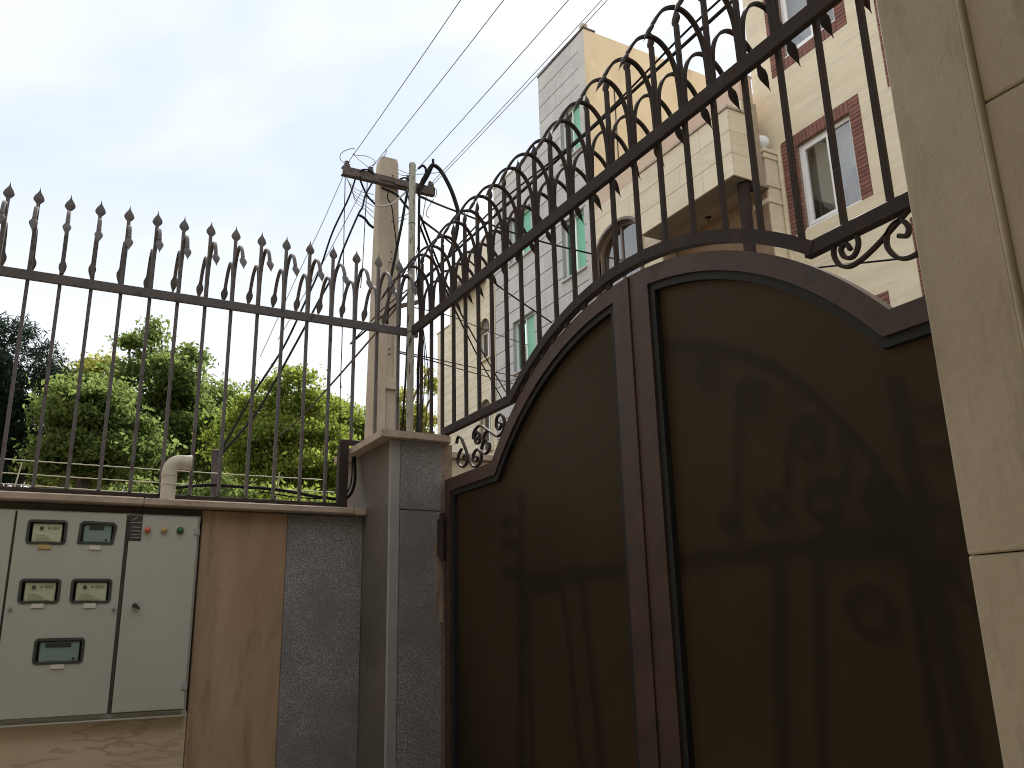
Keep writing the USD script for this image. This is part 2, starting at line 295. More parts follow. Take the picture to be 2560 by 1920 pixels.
def leaf_mat(name, dark, mid, light, trans):
    N = {'g': ('geometry', {}), 'n': ('noise_texture', {'scale': 1.3, 'detail': 3.0}), 'w': ('geometry', {}),
         'a': ('math', {'math_type': 'multiply_add', 'value2': 0.55, 'value3': 0.0}),
         'b': ('math', {'math_type': 'multiply_add', 'value2': 0.5}),
         'r': ('rgb_ramp', {'ramp': [(0.22, dark), (0.5, mid), (0.78, light)]}),
         'hs': ('hsv', {'value': trans, 'saturation': 1.08}),
         'p': ('principled_bsdf', {'roughness': 0.85, 'specular_ior_level': 0.12}),
         't': ('translucent_bsdf', {}), 'm': ('mix_closure', {'fac': 0.64})}
    L = [('g.position', 'n.vector'), ('g.random_per_island', 'a.value1'), ('n.fac', 'b.value1'), ('a.value', 'b.value3'), ('b.value', 'r.fac'),
         ('r.color', 'p.base_color'), ('r.color', 'hs.color'), ('hs.color', 't.color'), ('p.BSDF', 'm.closure1'), ('t.BSDF', 'm.closure2')]
    M[name] = usdkit.material(stage, f'/World/Looks/{name}', N, L, surface='m.closure')
leaf_mat('leaf_green', (0.100, 0.132, 0.045), (0.175, 0.212, 0.070), (0.250, 0.285, 0.100), 2.2)
leaf_mat('leaf_bright', (0.140, 0.172, 0.042), (0.225, 0.260, 0.066), (0.300, 0.325, 0.100), 2.2)
leaf_mat('leaf_yellow', (0.16, 0.165, 0.045), (0.25, 0.235, 0.080), (0.34, 0.305, 0.13), 2.4)
leaf_mat('leaf_pine', (0.024, 0.038, 0.026), (0.040, 0.060, 0.038), (0.065, 0.092, 0.055), 1.3)

# ------------------------------------------------------------------ ground
tag(obj('ground', bx(-300, 300, -300, 300, -0.3, -0.02), 'ground'), 'dry bare earth spreading out to the horizon', kind='structure')
tag(obj('street', bx(2.6, 8.2, -60, 90, -0.02, 0.012), 'asphalt'), 'grey asphalt street outside the gate', kind='structure')
tag(obj('pavement', bx(8.2, 9.0, -60, 90, -0.02, 0.13, 0.01), 'paving'), 'raised pavement along the buildings across the street', kind='structure')
court = UsdGeom.Xform.Define(stage, '/World/courtyard'); tag(court, 'pale paved courtyard floor inside the gate', kind='structure')
obj('courtyard_base', bx(-8, 2.1, -4, 5.0, -0.019, 0.0), 'mortar', court)
obj('paving_slabs', [bx(-6 + i * 0.6 + .003, -6 + i * 0.6 + .597, -3.6 + j * 0.6 + .003, -3.6 + j * 0.6 + .597, 0.0, 0.02, 0.003) for i in range(13) for j in range(14)], 'paving', court, kind='stuff')

# ------------------------------------------------------------------ meter wall on the left
YW = 4.86        # face of the wall
w = thing('boundary_wall', 'low courtyard wall of beige, brown and grey stone slabs with a stone coping', 'wall')
obj('wall_core', bx(-8, 1.70, 4.985, 5.10, 0, 2.165), 'mortar', w)
obj('wall_band', bx(-8, 0.780, 4.875, 4.98, 2.105, 2.163), 'brown_render', w)
# beige slabs below the cabinet
xs = [-3.4, -1.6, 0.772]
for a, b in zip(xs[:-1], xs[1:]):
    obj('stone_slab', bx(a + .001, b - .001, YW, 4.98, 0.0, 1.148, 0.002), 'travertine', w)
obj('stone_slab', bx(0.774, 1.2315, YW, 4.98, 0.0, 2.163, 0.003), 'travertine_brown', w, label='brown wood-grained stone slab beside the meter cabinet')
obj('granite_slab', bx(1.2335, 1.674, YW - .002, 4.98, 0.0, 2.163, 0.003), 'granite', w, label='grey bush-hammered granite slab next to the gate pillar')
for a, b in ((-6, -3.4),):
    obj('stone_slab', bx(a, b - .001, YW, 4.98, 0.0, 2.163, 0.002), 'travertine', w)
cx = [-3.4, -2.0, -0.75, 0.47, 1.60]
for i, (a, b) in enumerate(zip(cx[:-1], cx[1:])):
    obj('coping_stone', warp(bx(a + .001, b - .001, 4.792, 5.16, 2.168, 2.207, 0.006), 0.0015, 9, i), 'coping', w)
obj('coping_stone', warp(bx(1.601, 1.673, 4.795, 5.16, 2.166, 2.204, 0.006), 0.003, 20, 9), 'coping', w)

# ------------------------------------------------------------------ gate pillar
p = thing('gate_pillar', 'grey granite and brown stone gate pillar with a sloped cap between wall and gate', 'pillar')
XP, YP = 1.675, 4.43
obj('pillar_core', bx(XP + .02, 2.06, YP + .02, 5.20, 0, 2.545), 'mortar', p)
obj('side_slab', bx(XP, XP + .02, YP + .001, 5.20, 0, 2.545, 0.002), 'brown_render', p)
zj = 2.155
obj('edge_strip', bx(XP - .001, XP + .058, YP - .003, YP + .02, 0, 2.545, 0.004), 'granite_smooth', p)
obj('granite_slab', bx(XP + .06, 1.985, YP, YP + .02, zj + .002, 2.545, 0.003), 'granite', p)
obj('granite_slab', bx(XP + .06, 1.985, YP, YP + .02, 0, zj - .002, 0.003), 'granite', p)
obj('mortar_patch', warp(bx(1.945, 1.992, YP - .006, YP + .004, 1.55, 1.98, 0.003).subdivide().subdivide(), 0.008, 30, 3), 'mortar', p)
# cap: two mitred stones
obj('cap_stone', ext(Polygon([(1.604, 4.372), (2.0, 4.372), (2.03, 4.40), (2.06, 4.62), (1.86, 4.62)]), 2.545, 2.583, 'xy'), 'coping', p)
obj('cap_stone', ext(Polygon([(1.602, 4.376), (1.858, 4.624), (1.858, 5.23), (1.602, 5.23)]), 2.545, 2.583, 'xy'), 'coping', p)
obj('cap_stone', bx(1.862, 2.07, 4.624, 5.23, 2.545, 2.581, 0.003), 'coping', p)

# ------------------------------------------------------------------ right-hand jamb wall
XJ, YJ = 1.30, 0.868
j = thing('jamb_wall', 'tall weathered beige marble wall at the right edge, closing the gate opening', 'wall')
obj('wall_core', bx(XJ + .03, 2.35, -6, YJ - .012, 0, 5.2), 'mortar', j)
def jslab(y0, y1, z0, z1, x0=XJ, name='marble_slab'):
    obj(name, warp(bx(x0, XJ + .03, y0, y1, z0, z1, 0.003), 0.001, 6, int(z0 * 10)), 'marble_jamb', j)
jslab(0.7185, YJ, 0.0, 1.597); jslab(0.7185, YJ, 1.600, 4.0); jslab(0.7185, YJ, 4.002, 5.2)
obj('edge_bead', tube(np.array([(XJ + .003, 0.7135, 0.0), (XJ + .003, 0.7135, 5.2)]), 0.0078, 10), 'marble_jamb', j, smooth=40)
jslab(-0.5, 0.709, 0.0, 2.326, XJ + .003); jslab(-0.5, 0.709, 2.330, 5.2, XJ + .003)
jslab(-2.5, -0.503, 0.0, 2.322, XJ + .006); jslab(-2.5, -0.503, 2.334, 5.2, XJ + .006); jslab(-6, -2.503, 0, 5.2, XJ + .006)
# rough bedding edge along the jamb
pts = [(YJ - .004, 2.36)]
rough = []
for z0, z1 in ((2.36, 4.6), (0.9, 2.08)):
    z = z0
    while z < z1:
        dz = 0.012 + rng.random() * 0.012
        rough.append(bx(XJ + .022, XJ + .06, YJ - .02, YJ + (0.0065 if z0 > 2 else .009) + rng.random() * 0.0035, z, z + dz * 0.82, 0.002)); z += dz
obj('mortar_edge', rough, 'mortar', j)
obj('jamb_return', bx(XJ + .06, 2.35, YJ - .012, YJ + .0, 0, 5.2), 'marble_jamb', j)

# ------------------------------------------------------------------ meter cabinet
YC = 4.815
cab = thing('meter_cabinet', 'grey-green electricity meter cabinet with five meter windows and three signal lamps', 'cabinet')
def cz(px, py, y=YC): return at(.3543 * px, 1071.5 + .3543 * py, 'y', y)
def crect(px0, px1, py0, py1):
    a, b = cz(px0, (py0 + py1) / 2), cz(px1, (py0 + py1) / 2); c, d = cz((px0 + px1) / 2, py0), cz((px0 + px1) / 2, py1)
    return a[0], b[0], d[2], c[2]
ztop, zbot = 2.118, 1.158
xR = 0.760
obj('cabinet_body', ext(sbox(-1.3, zbot - .022, xR, ztop + .008).difference(sbox(-1.28, zbot - .0, xR - .018, ztop - .01)), YC + .022, 4.972, 'xz'), 'cabinet', cab)
obj('back_plate', bx(-1.3, xR, 4.952, 4.974, zbot, ztop), 'cabinet_gap', cab)
obj('divider', bx(-0.104, -0.088, YC + .02, 4.95, zbot, ztop), 'cabinet_gap', cab); obj('divider', bx(0.398, 0.414, YC + .02, 4.95, zbot, ztop), 'cabinet_gap', cab)
wins = [crect(166, 404, 149, 291), crect(480, 704, 158, 291), crect(117, 364, 508, 652), crect(433, 676, 508, 650), crect(207, 508, 870, 1020)]
doorA = (-0.091, 0.396, zbot + .004, ztop); doorB = (0.416, xR - .012, zbot + .004, ztop - .002); doorC = (-0.62, -0.101, zbot + .004, ztop)
polyA = sbox(doorA[0], doorA[2], doorA[1], doorA[3])
holes = []
for i, (a, b, c, d) in enumerate(wins):
    if i == 1: h_ = Polygon([(a, c), (b - .008, c), (b + .003, d - .02), (b - .012, d - .004), (a + .02, d), (a + .004, d - .012)]).buffer(-.003).buffer(.003)
    else: h_ = rrect(a, b, c, d, 0.016)
    holes.append(h_)
dA = obj('door', ext(polyA.difference(unary_union(holes)), YC, YC + .018, 'xz'), 'cabinet', cab, label='wide cabinet door with five meter windows')
dB = obj('door', bx(*doorB[:2], YC - .002, YC + .018, *doorB[2:], 0.003), 'cabinet', cab, label='narrow cabinet door with lamps and black handle')
obj('door', bx(*doorC[:2], YC, YC + .018, *doorC[2:], 0.003), 'cabinet', cab)
obj('drip_edge', bx(-1.3, xR + .004, YC - .004, YC + .03, zbot - .030, zbot - .023, 0.001), 'cabinet', cab)
for i, ((a, b, c, d), h_) in enumerate(zip(wins, holes)):
    wd = obj('window_gasket', ext(h_.buffer(.0035).difference(h_.buffer(-.009)), YC - .003, YC + .0155, 'xz'), 'rubber', dA)
    dusty = i in (1, 4)
    obj('pane', ext(h_.buffer(-.0085), YC + .0005, YC + .0015, 'xz'), 'pane_meter_dusty' if dusty else 'pane_meter', dA)
    m_ = thing_parent = obj('meter', bx(a + .022, b - .018, YC + .0075, 4.95, c - .03, d - .013, 0.004), 'meter_grey' if dusty else 'meter_face', cab)
    yf = YC + .0060
    W, H = b - a, d - c
    if not dusty:
        obj('meter_badge', bx(a + .045, a + .075, yf, yf + .003, d - .050, d - .026), 'tag_white', m_)
        obj('meter_dial', cyl((a + .060, yf - .002, d - .038), (a + .060, yf + .002, d - .038), 0.0095, 12), 'meter_dark', m_)
        obj('meter_lens', cyl((a + .092, yf - .001, d - .036), (a + .092, yf + .002, d - .036), 0.0045, 10), 'meter_dark', m_)
        obj('meter_display', bx(a + .105, b - .030, yf, yf + .002, d - .042, d - .027), 'meter_mark', m_)
        for k, (l0, l1) in enumerate(((.05, .45), (.10, .62), (.05, .70), (.05, .86))):
            obj('print_line', bx(a + .03 + l0 * (W - .06), a + .03 + l1 * (W - .06), yf, yf + .002, c + .040 - k * .009, c + .0425 - k * .009), 'meter_mark', m_)
    else:
        obj('meter_display', bx(a + .045, b - .055, yf, yf + .002, d - .040, d - .020), 'meter_dark', m_)
        for k, (l0, l1) in enumerate(((.10, .55), (.2, .75), (.15, .6))):
            obj('print_line', bx(a + .03 + l0 * (W - .06), a + .03 + l1 * (W - .06), yf, yf + .002, c + .036 - k * .010, c + .0385 - k * .010), 'tag_white', m_)
        obj('meter_lens', cyl((b - .040, yf - .001, c + .020), (b - .040, yf + .002, c + .020), 0.006, 10), 'meter_dark', m_)
for i, q in enumerate([(230, 312, 297, 325), (540, 616, 303, 329), (190, 268, 657, 685), (508, 585, 655, 685), (307, 392, 1028, 1055)]):
    a, b, c, d = crect(*q)
    obj('name_plate', bx(a, b, YC - .005, YC - .0005, c, d, 0.002), 'tag_brass' if i == 0 else 'tag_white', dA, label='brass-coloured name plate' if i == 0 else None)
for px in (62, 695):
    c_ = cz(px, 687)
    obj('lock', [cyl((c_[0], YC - .006, c_[2]), (c_[0], YC, c_[2]), 0.010, 14), bx(c_[0] - .006, c_[0] + .006, YC - .011, YC - .006, c_[2] - .002, c_[2] + .002)], 'frame_grey', dA)
for q in ((1183, 1212, 200, 237), (1105, 1137, 1135, 1180)):
    a, b, c, d = crect(*q)
    obj('hinge', [bx(a, b, YC - .006, YC - .002, c, d, 0.001), cyl((b, YC - .005, c), (b, YC - .005, d), 0.004, 10)], 'frame_grey', dB)
for px, py, mm in ((898, 208, 'lamp_red'), (1000, 207, 'lamp_yellow'), (1098, 211, 'lamp_green')):
    c_ = cz(px, py); r = 0.0148
    e_ = lathe([(r, 0), (r, .006), (r * .85, .012), (r * .5, .0155), (.001, .017)], 20); e_.apply_transform(trimesh.transformations.rotation_matrix(math.pi / 2, (1, 0, 0))); e_.apply_translation((c_[0], YC - .006, c_[2]))
    L_ = obj('signal_lamp', e_, mm, dB, smooth=50)
    ring = ext(Point(c_[0], c_[2]).buffer(r * 1.22).difference(Point(c_[0], c_[2]).buffer(r * .98)), YC - .007, YC - .002, 'xz'); obj('lamp_ring', ring, 'meter_dark' if mm == 'lamp_green' else 'cabinet', dB)
a, b, c, d = crect(788, 866, 106, 274)
st = obj('notice', bx(a, b, YC - .0035, YC - .002, c, d), 'sticker', dB, label='dark notice with pale symbols and lines')
for k, t in enumerate((.06, .34, .50, .64, .76, .88)):
    z = d - t * (d - c); obj('printed_line', bx(a + (.004 if k < 2 else .012), b - .004, YC - .0045, YC - .0036, z - .0009, z + .0009), 'tag_white', st)
obj('printed_arrow', ext(LineString([(a + .014, d - .035), (a + .024, d - .026), (a + .022, d - .029), (a + .034, d - .020)]).buffer(.0012), YC - .0045, YC - .0036, 'xz'), 'tag_white', st)
c_ = cz(830, 675)
hd = obj('handle', [cyl((c_[0] - .008, YC - .016, c_[2] + .006), (c_[0] - .008, YC - .002, c_[2] + .006), 0.012, 14)], 'black_plastic', dB, smooth=40)
obj('lever', tube([(c_[0] - .014, YC - .022, c_[2] + .012), (c_[0] - .004, YC - .024, c_[2] + .004), (c_[0] + .014, YC - .020, c_[2] - .012)], [.008, .009, .006], 8), 'black_plastic', hd, smooth=40)

# ------------------------------------------------------------------ spear fence and gate grille
HEAD = [(0.0075, -.012), (0.008, 0.0), (0.016, .008), (0.0265, .022), (0.0275, .033), (0.021, .050), (0.012, .064), (0.005, .075), (0.0022, .088), (0.0008, .100)]
LEAF = [(0.007, -.010), (0.013, .008), (0.021, .028), (0.020, .046), (0.012, .070), (0.0035, .092), (0.0008, .108)]
CURL = [(0.012, 3.40), (0.014, 3.50), (0.022, 3.585), (0.048, 3.655), (0.092, 3.698), (0.140, 3.704), (0.188, 3.678), (0.222, 3.636), (0.246, 3.592)]
def spear_bar(parent, along, u, base, zbot, m_):
    """one upright of a fence: along = 'x' or 'y', at coordinate u, on plane base of the other axis"""
    jit = (rng.random(6) - .5)
    def P(uu, d, z): return (uu, base + d, z) if along == 'x' else (base + d, uu, z)
    hw = .0092
    top = 3.80 + jit[0] * .012
    a, b = P(u - hw, -hw, zbot), P(u + hw, hw, top)
    bar_ = bx(a[0], b[0], a[1], b[1], zbot, top, 0.0016)
    lean = jit[1] * .010
    v = np.array(bar_.vertices); k = 0 if along == 'x' else 1; v[:, k] += lean * (v[:, 2] - zbot) / (top - zbot); bar_.vertices = v
    b_ = obj('bar', bar_, m_, parent)
    ut = u + lean
    sq = (1.0, .30) if along == 'x' else (.30, 1.0)
    hm = lathe(HEAD, 12, squash=sq); R_ = trimesh.transformations.rotation_matrix(jit[2] * .25, (0, 0, 1)); hm.apply_transform(R_); hm.apply_translation(P(ut, 0, top - .006))
    obj('spear_head', hm, m_, b_, smooth=35)
    wd = (1, 0, 0) if along == 'x' else (0, 1, 0)
    for s in (-1, 1):
        dz = jit[3 if s < 0 else 4] * .024; kz = 1 + jit[5] * .09
        path = np.array([P(u + lean * .6, s * d * kz, z + dz) for d, z in CURL])
        path = spline(path, 4)
        c_ = obj('curl', strip(path, wd, 0.020, 0.012), m_, b_, smooth=30)
        lf = lathe(LEAF, 10, squash=(1.0, .38) if along == 'x' else (.38, 1.0))
        ang = math.radians(152) * s * (1 if along == 'y' else -1)
        ax = (0, 1, 0) if along == 'y' else (1, 0, 0)
        lf.apply_transform(trimesh.transformations.rotation_matrix(ang, ax)); e = path[-1]; lf.apply_translation(e)
        obj('leaf', lf, m_, c_, smooth=35)
YF = 4.93; XG = 2.0
sf = thing('spear_fence', 'grey iron spear fence with curled leaf tips on top of the meter wall', 'fence')
obj('top_rail', bx(-3.2, 2.03, YF - .030, YF - .0085, 3.345, 3.398, 0.003), 'iron_grey', sf)
obj('bottom_rail', bx(-3.2, 1.53, YF - .016, YF + .016, 2.212, 2.248, 0.003), 'iron_brown', sf)
k = -21
us = [0.858 + .15 * i for i in range(-9, 7)]
for u in us: spear_bar(sf, 'x', u, YF, 2.25 if u < 1.5 else 2.60, 'iron_grey')
spear_bar(sf, 'x', 1.905, YF, 2.60, 'iron_grey')
obj('end_post', bx(1.535, 1.592, YF - .02, YF + .035, 2.208, 2.60, 0.004), 'iron_brown', sf)
obj('raised_rail', bx(1.54, 1.98, YF - .012, YF + .02, 2.602, 2.634, 0.003), 'iron_brown', sf)

gg = thing('gate_grille', 'dark brown iron grille over the gate with hooped spear bars and scrolls', 'grille')
ARC_Y, ARC_Z, ARC_R = 2.64, 1.292, 1.584
def arc(r, y): return ARC_Z + math.sqrt(max(r * r - (y - ARC_Y) ** 2, 0))
obj('top_rail', bx(XG - .034, XG - .0085, YJ, 4.90, 3.340, 3.402, 0.003), 'iron_brown', gg)
rl, ru = 1.612, 1.657
dy = math.sqrt(rl ** 2 - (2.586 - ARC_Z) ** 2)
obj('bottom_rail', bx(XG - .016, XG + .016, ARC_Y + dy - .02, 4.44, 2.586, 2.634, 0.003), 'iron_brown', gg)
obj('bottom_rail', bx(XG - .016, XG + .016, YJ, ARC_Y - dy + .02, 2.586, 2.634, 0.003), 'iron_brown', gg)
th = np.linspace(math.atan2(2.588 - ARC_Z, dy), math.pi - math.atan2(2.588 - ARC_Z, dy), 49)
outer = [(ARC_Y + ru * math.cos(t), ARC_Z + ru * math.sin(t)) for t in th]; inner = [(ARC_Y + rl * math.cos(t), ARC_Z + rl * math.sin(t)) for t in th]
obj('arched_rail', ext(Polygon(outer + inner[::-1]), XG - .018, XG + .018, 'yz'), 'iron_brown', gg)
for i, y in enumerate((2.74, 2.93, 3.08, 3.2, 3.3, 3.4, 3.5)):
    if 1: obj('spacer', bx(XG - .008, XG + .008, y - .014, y + .014, arc(1.588, y) - .004, arc(rl, y) + .004), 'iron_brown', gg)
for i in range(25):
    y = 1.066 + .1613 * i
    if y > 4.86: break
    zb = 2.632
    if ARC_Y - dy < y < ARC_Y + dy: zb = arc(ru, y) - .006
    if y > 4.42: zb = 2.583
    spear_bar(gg, 'y', y, XG, zb, 'iron_brown')
z11 = lambda x, y: at(915.9 + .1459 * x, 829.5 + .1459 * y, 'x', XG)
z10 = lambda x, y: at(1296 + .4167 * x, 449.3 + .4167 * y, 'x', XG)
scrolls = [
    (z11, [(480, 880), (505, 790), (545, 790), (600, 920), (650, 1060), (700, 1180), (760, 1228), (830, 1170), (852, 1060), (800, 965), (738, 1030), (735, 1110), (775, 1145), (800, 1090), (775, 1075)]),
    (z11, [(560, 960), (515, 1050), (508, 1170), (580, 1228), (640, 1150), (635, 1060), (590, 1070), (590, 1120)]),
    (z11, [(790, 830), (815, 760), (785, 700), (755, 780), (775, 880), (825, 850), (828, 740)][::-1]),
    (z11, [(800, 700), (760, 800), (735, 900), (730, 820), (745, 700), (830, 615), (940, 680), (1040, 750), (1100, 775), (1170, 700), (1195, 570), (1150, 455), (1085, 490), (1068, 610), (1105, 675), (1150, 600), (1115, 570)][3:]),
    (z11, [(930, 700), (890, 760), (885, 840), (915, 855), (935, 815)]),
    (z11, [(850, 960), (870, 900), (905, 850), (960, 870), (975, 940), (920, 1030), (870, 1020)]),
    (z10, [(1300, 215), (1275, 185), (1250, 215), (1270, 255), (1315, 250), (1340, 190), (1325, 135), (1280, 122), (1228, 160), (1212, 235), (1240, 292), (1295, 303), (1360, 265), (1440, 190), (1530, 90), (1610, 0)]),
    (z10, [(1548, 145), (1592, 142), (1600, 100), (1570, 68), (1525, 82), (1490, 140), (1492, 205), (1540, 255), (1600, 258), (1660, 220), (1680, 140)]),
]
for i, (zf, pp) in enumerate(scrolls):
    path = spline([zf(*q) for q in pp], 5)
    path[:, 0] = XG
    obj('scroll', strip(path, (1, 0, 0), 0.016, 0.011 if i < 6 else .0125), 'iron_brown', gg, smooth=35)

# ------------------------------------------------------------------ the gate
def arc_pts(r, y0, y1, n=40):
    return [(y, arc(r, y)) for y in np.linspace(y0, y1, n)]
ZS = 2.33
yl = ARC_Y + math.sqrt(ARC_R ** 2 - (ZS - ARC_Z) ** 2); yr = ARC_Y - math.sqrt(ARC_R ** 2 - (ZS - ARC_Z) ** 2)
g = thing('gate', 'large dark brown sheet-metal courtyard gate with an arched top and two leaves', 'gate')
SEAM = 2.603
left = Polygon([(4.412, 0.05), (4.412, ZS), (yl, ZS)] + arc_pts(ARC_R, yl, SEAM)[1:] + [(SEAM, 0.05)])
right = Polygon([(SEAM - .004, 0.05)] + arc_pts(ARC_R, SEAM - .004, yr) + [(YJ - .05, ZS), (YJ - .05, 0.05)])
for nm, poly in (('leaf', left), ('leaf', right)):
    x0_, _a, x1_, _b = poly.bounds
    inner = poly.buffer(-.070, join_style=2).intersection(sbox(x0_ + (.115 if x0_ > 2 else .07), 0, x1_ - (.115 if x0_ < 2 else .07), 9)); ring1 = inner.buffer(-.030, join_style=2); ring2 = ring1.buffer(-.012, join_style=2)
    # the outer stile at the hinge is narrower
    lf = obj(nm, ext(inner, XG + .030, XG + .0315, 'yz'), 'gate_sheet', g, label='arched gate leaf of smooth brown sheet metal')
    obj('frame', ext(poly.difference(inner), XG - .005, XG + .040, 'yz'), 'gate_frame', lf)
    obj('moulding', ext(inner.difference(ring1), XG + .004, XG + .0295, 'yz'), 'gate_moulding', lf)
# ironwork on the street side, showing as soft dark shapes through the translucent sheets
XO = 2.082
zo = lambda x, y: at((1500 + .452 * x) / SD, (800 + .452 * y) / SD, 'x', XO)[1:]
def orn_lines():
    L = []
    arch_ = spline([zo(*q) for q in [(140, 110), (290, 78), (420, 58), (560, 62), (700, 84), (870, 132), (1000, 200), (1120, 285), (1250, 400), (1400, 565), (1530, 745), (1640, 905), (1700, 1010)]], 4)
    L.append(('ornament_arch', arch_, .030))
    for a, b, w_ in (((380, 1220), (1760, 985), .030), ((1190, 1150), (1640, 1085), .022), ((1570, 200), (1850, 1650), .044), ((955, 1150), (965, 1650), .036), ((1160, 1150), (1170, 1650), .022), ((1640, 1090), (1720, 1650), .022), ((1740, 905), (2050, 850), .026), ((1700, 380), (2000, 320), .024), ((1740, 605), (2030, 540), .024), ((745, 300), (735, 1060), .014), ((1005, 560), (1000, 830), .012), ((1305, 480), (1310, 830), .014)):
        L.append(('ornament_bar', np.array([zo(*a), zo(*b)]), w_))
    def ring(cx, cy, r, w_, a0=0, a1=360, turns=None):
        c = zo(cx, cy); k = abs(zo(cx + r, cy)[0] - c[0]); kz = abs(zo(cx, cy + r)[1] - c[1]); t = np.radians(np.linspace(a0, a1, 26)); f_ = np.linspace(1, .45 if turns else 1, 26)
        L.append(('ornament_scroll', np.stack([c[0] - np.cos(t) * k * f_, c[1] + np.sin(t) * kz * f_], 1), w_))
    ring(815, 330, 95, .015, 20, 470, True); ring(1120, 540, 110, .016, 40, 480, True); ring(930, 900, 95, .014, 150, 600, True); ring(1205, 875, 130, .016, 0, 440, True); ring(1505, 850, 110, .016, 90, 530, True); ring(580, 215, 75, .013, 0, 430, True); ring(690, 1000, 60, .012, 0, 400, True)
    ring(1440, 1440, 115, .016, 0, 360); ring(2080, 1180, 240, .022, 100, 260)
    return L
def polyline(P, w_):
    return LineString([tuple(q) for q in P]).buffer(w_ / 2, cap_style=2, join_style=1, quad_segs=4)
for side in (0, 1):
    par = '/World/gate/leaf_001' if side == 0 else '/World/gate/leaf'
    dom = (right if side == 0 else left).buffer(-.06, join_style=2)
    for nm, P, w_ in orn_lines():
        P = np.array(P)
        if side and (nm != 'ornament_bar' or w_ < .02): continue
        if nm == 'ornament_bar' and abs(P[1, 1] - P[0, 1]) > abs(P[1, 0] - P[0, 0]) and P[:, 1].min() < 1.75: P = np.array([P[0], P[0] + (P[1] - P[0]) * (P[0, 1] - .1) / (P[0, 1] - P[1, 1])])
        if side: P = np.stack([2 * SEAM - P[:, 0], P[:, 1]], 1)
        pg = polyline(P, w_).intersection(dom)
        if pg.area > .0004: obj(nm, ext(pg, XO - .010, XO + .010, 'yz'), 'gate_moulding', par)
obj('cover_strip', bx(XG - .012, XG - .0055, SEAM - .004, SEAM + .022, 0.08, arc(ARC_R, SEAM) - .004, 0.001), 'gate_frame', g)
for zc in (2.02, 0.55):
    obj('hinge', [bx(1.955, 1.992, 4.385, 4.428, zc - .11, zc + .09, 0.006), cyl((1.972, 4.395, zc - .14), (1.972, 4.395, zc + .12), 0.014, 12)], 'iron_brown', g)

# ------------------------------------------------------------------ corner pipe, vent, cables on the wall
pp = thing('corner_pipe', 'thin upright pipe with flaking pale paint on the pillar cap', 'pole')
obj('pipe', cyl((1.968, 4.878, 2.583), (1.968, 4.878, 4.56), .0225, 18), 'pipe_paint', pp, smooth=40)
obj('pipe_cap', lathe([(.0232, 0), (.0236, .022), (.019, .034), (.001, .040)], 18, (1.968, 4.878, 4.552)), 'pipe_paint', pp, smooth=40)
for z in (3.36, 3.82, 4.13): obj('tie_wire', lathe([(.0226, -.003), (.0246, 0), (.0226, .003)], 16, (1.968, 4.878, z)), 'cable_black', pp)
v = thing('vent_pipe', 'cream plastic vent pipe with a right-angled elbow standing on the wall', 'pipe')
VX, VY = 0.588, 4.862
obj('pipe', cyl((VX, VY, 2.207), (VX, VY, 2.345), .0375, 22), 'pvc', v, smooth=40)
obj('collar', lathe([(.0376, 0), (.0405, .004), (.0405, .010), (.0385, .014), (.0385, .05), (.041, .053), (.041, .060), (.0376, .064)], 22, (VX, VY, 2.285)), 'pvc', v, smooth=30)
el = [(VX, VY, 2.345), (VX, VY, 2.36)] + [(VX + .055 - .055 * math.cos(t), VY, 2.362 + .055 * math.sin(t)) for t in np.linspace(.15, math.pi / 2, 8)] + [(VX + .075, VY, 2.417), (VX + .105, VY, 2.417)]
obj('elbow', tube(el, .0385, 22, caps=False), 'pvc', v, smooth=50)
obj('elbow_mouth', ext(Point(VY, 2.417).buffer(.0405).difference(Point(VY, 2.417).buffer(.033)), VX + .092, VX + .106, 'yz'), 'pvc', v)
obj('elbow_inside', ext(Point(VY, 2.417).buffer(.0335), VX + .085, VX + .088, 'yz'), 'hole_dark', v)

def D5(x, y): return (691.3 + .2083 * x, 276.5 + .2083 * y)        # measured in a close view of the pole top
def wire(name, label, pts, r, m_='cable_black', cat='cable', group=None, smooth=6):
    P = spline(pts, smooth) if len(pts) > 2 and smooth else np.array(pts, float)
    if len(pts) == 2:
        a, b = np.array(pts, float); t = np.linspace(0, 1, 14)[:, None]; P = a + (b - a) * t
        P[:, 2] -= 0.012 * np.linalg.norm(b - a) * 4 * t[:, 0] * (1 - t[:, 0]) * .25
    o = obj(name, tube(P, r * (1.3 if P[:, 1].max() > 7 else 1.0), 6), m_, smooth=60); return tag(o, label, cat, group)
wire('cable', 'thick black cable lying along the wall top to the gate pillar', [(0.60, 4.99, 2.29), at(450, 1048, 'y', 4.99), at(520, 1052, 'y', 4.99), at(600, 1058, 'y', 4.99), at(680, 1072, 'y', 4.97), at(735, 1078, 'y', 4.96), at(757, 1068, 'y', 4.95), at(767, 1035, 'y', 4.95), at(766, 985, 'y', 4.98), at(775, 955, 'y', 5.05), (1.72, 5.1, 2.61)], .0095)
wire('cable', 'slim black cable looping beside the thick one at the pillar foot', [at(560, 1062, 'y', 4.99), at(660, 1076, 'y', 4.98), at(735, 1074, 'y', 4.965), at(754, 1056, 'y', 4.96), at(760, 1030, 'y', 4.96), at(761, 980, 'y', 4.99)], .0045)
wire('cable', 'black cable tied down the right side of the corner pipe', [at(*D5(1100, 470), 'y', 4.95), at(*D5(1040, 600), 'y', 4.93), at(905, 470, 'y', 4.93), at(905, 568, 'y', 4.93), at(908, 700, 'y', 4.93), at(903, 800, 'y', 4.93), at(902, 942, 'y', 4.93)], .0085)
wire('cable', 'black cable hanging close on the left of the corner pipe', [at(*D5(890, 640), 'y', 5.0), at(*D5(935, 860), 'y', 4.96), at(882, 622, 'y', 4.96), at(879, 760, 'y', 4.96), at(872, 880, 'y', 4.96), at(868, 940, 'y', 4.96)], .0065)
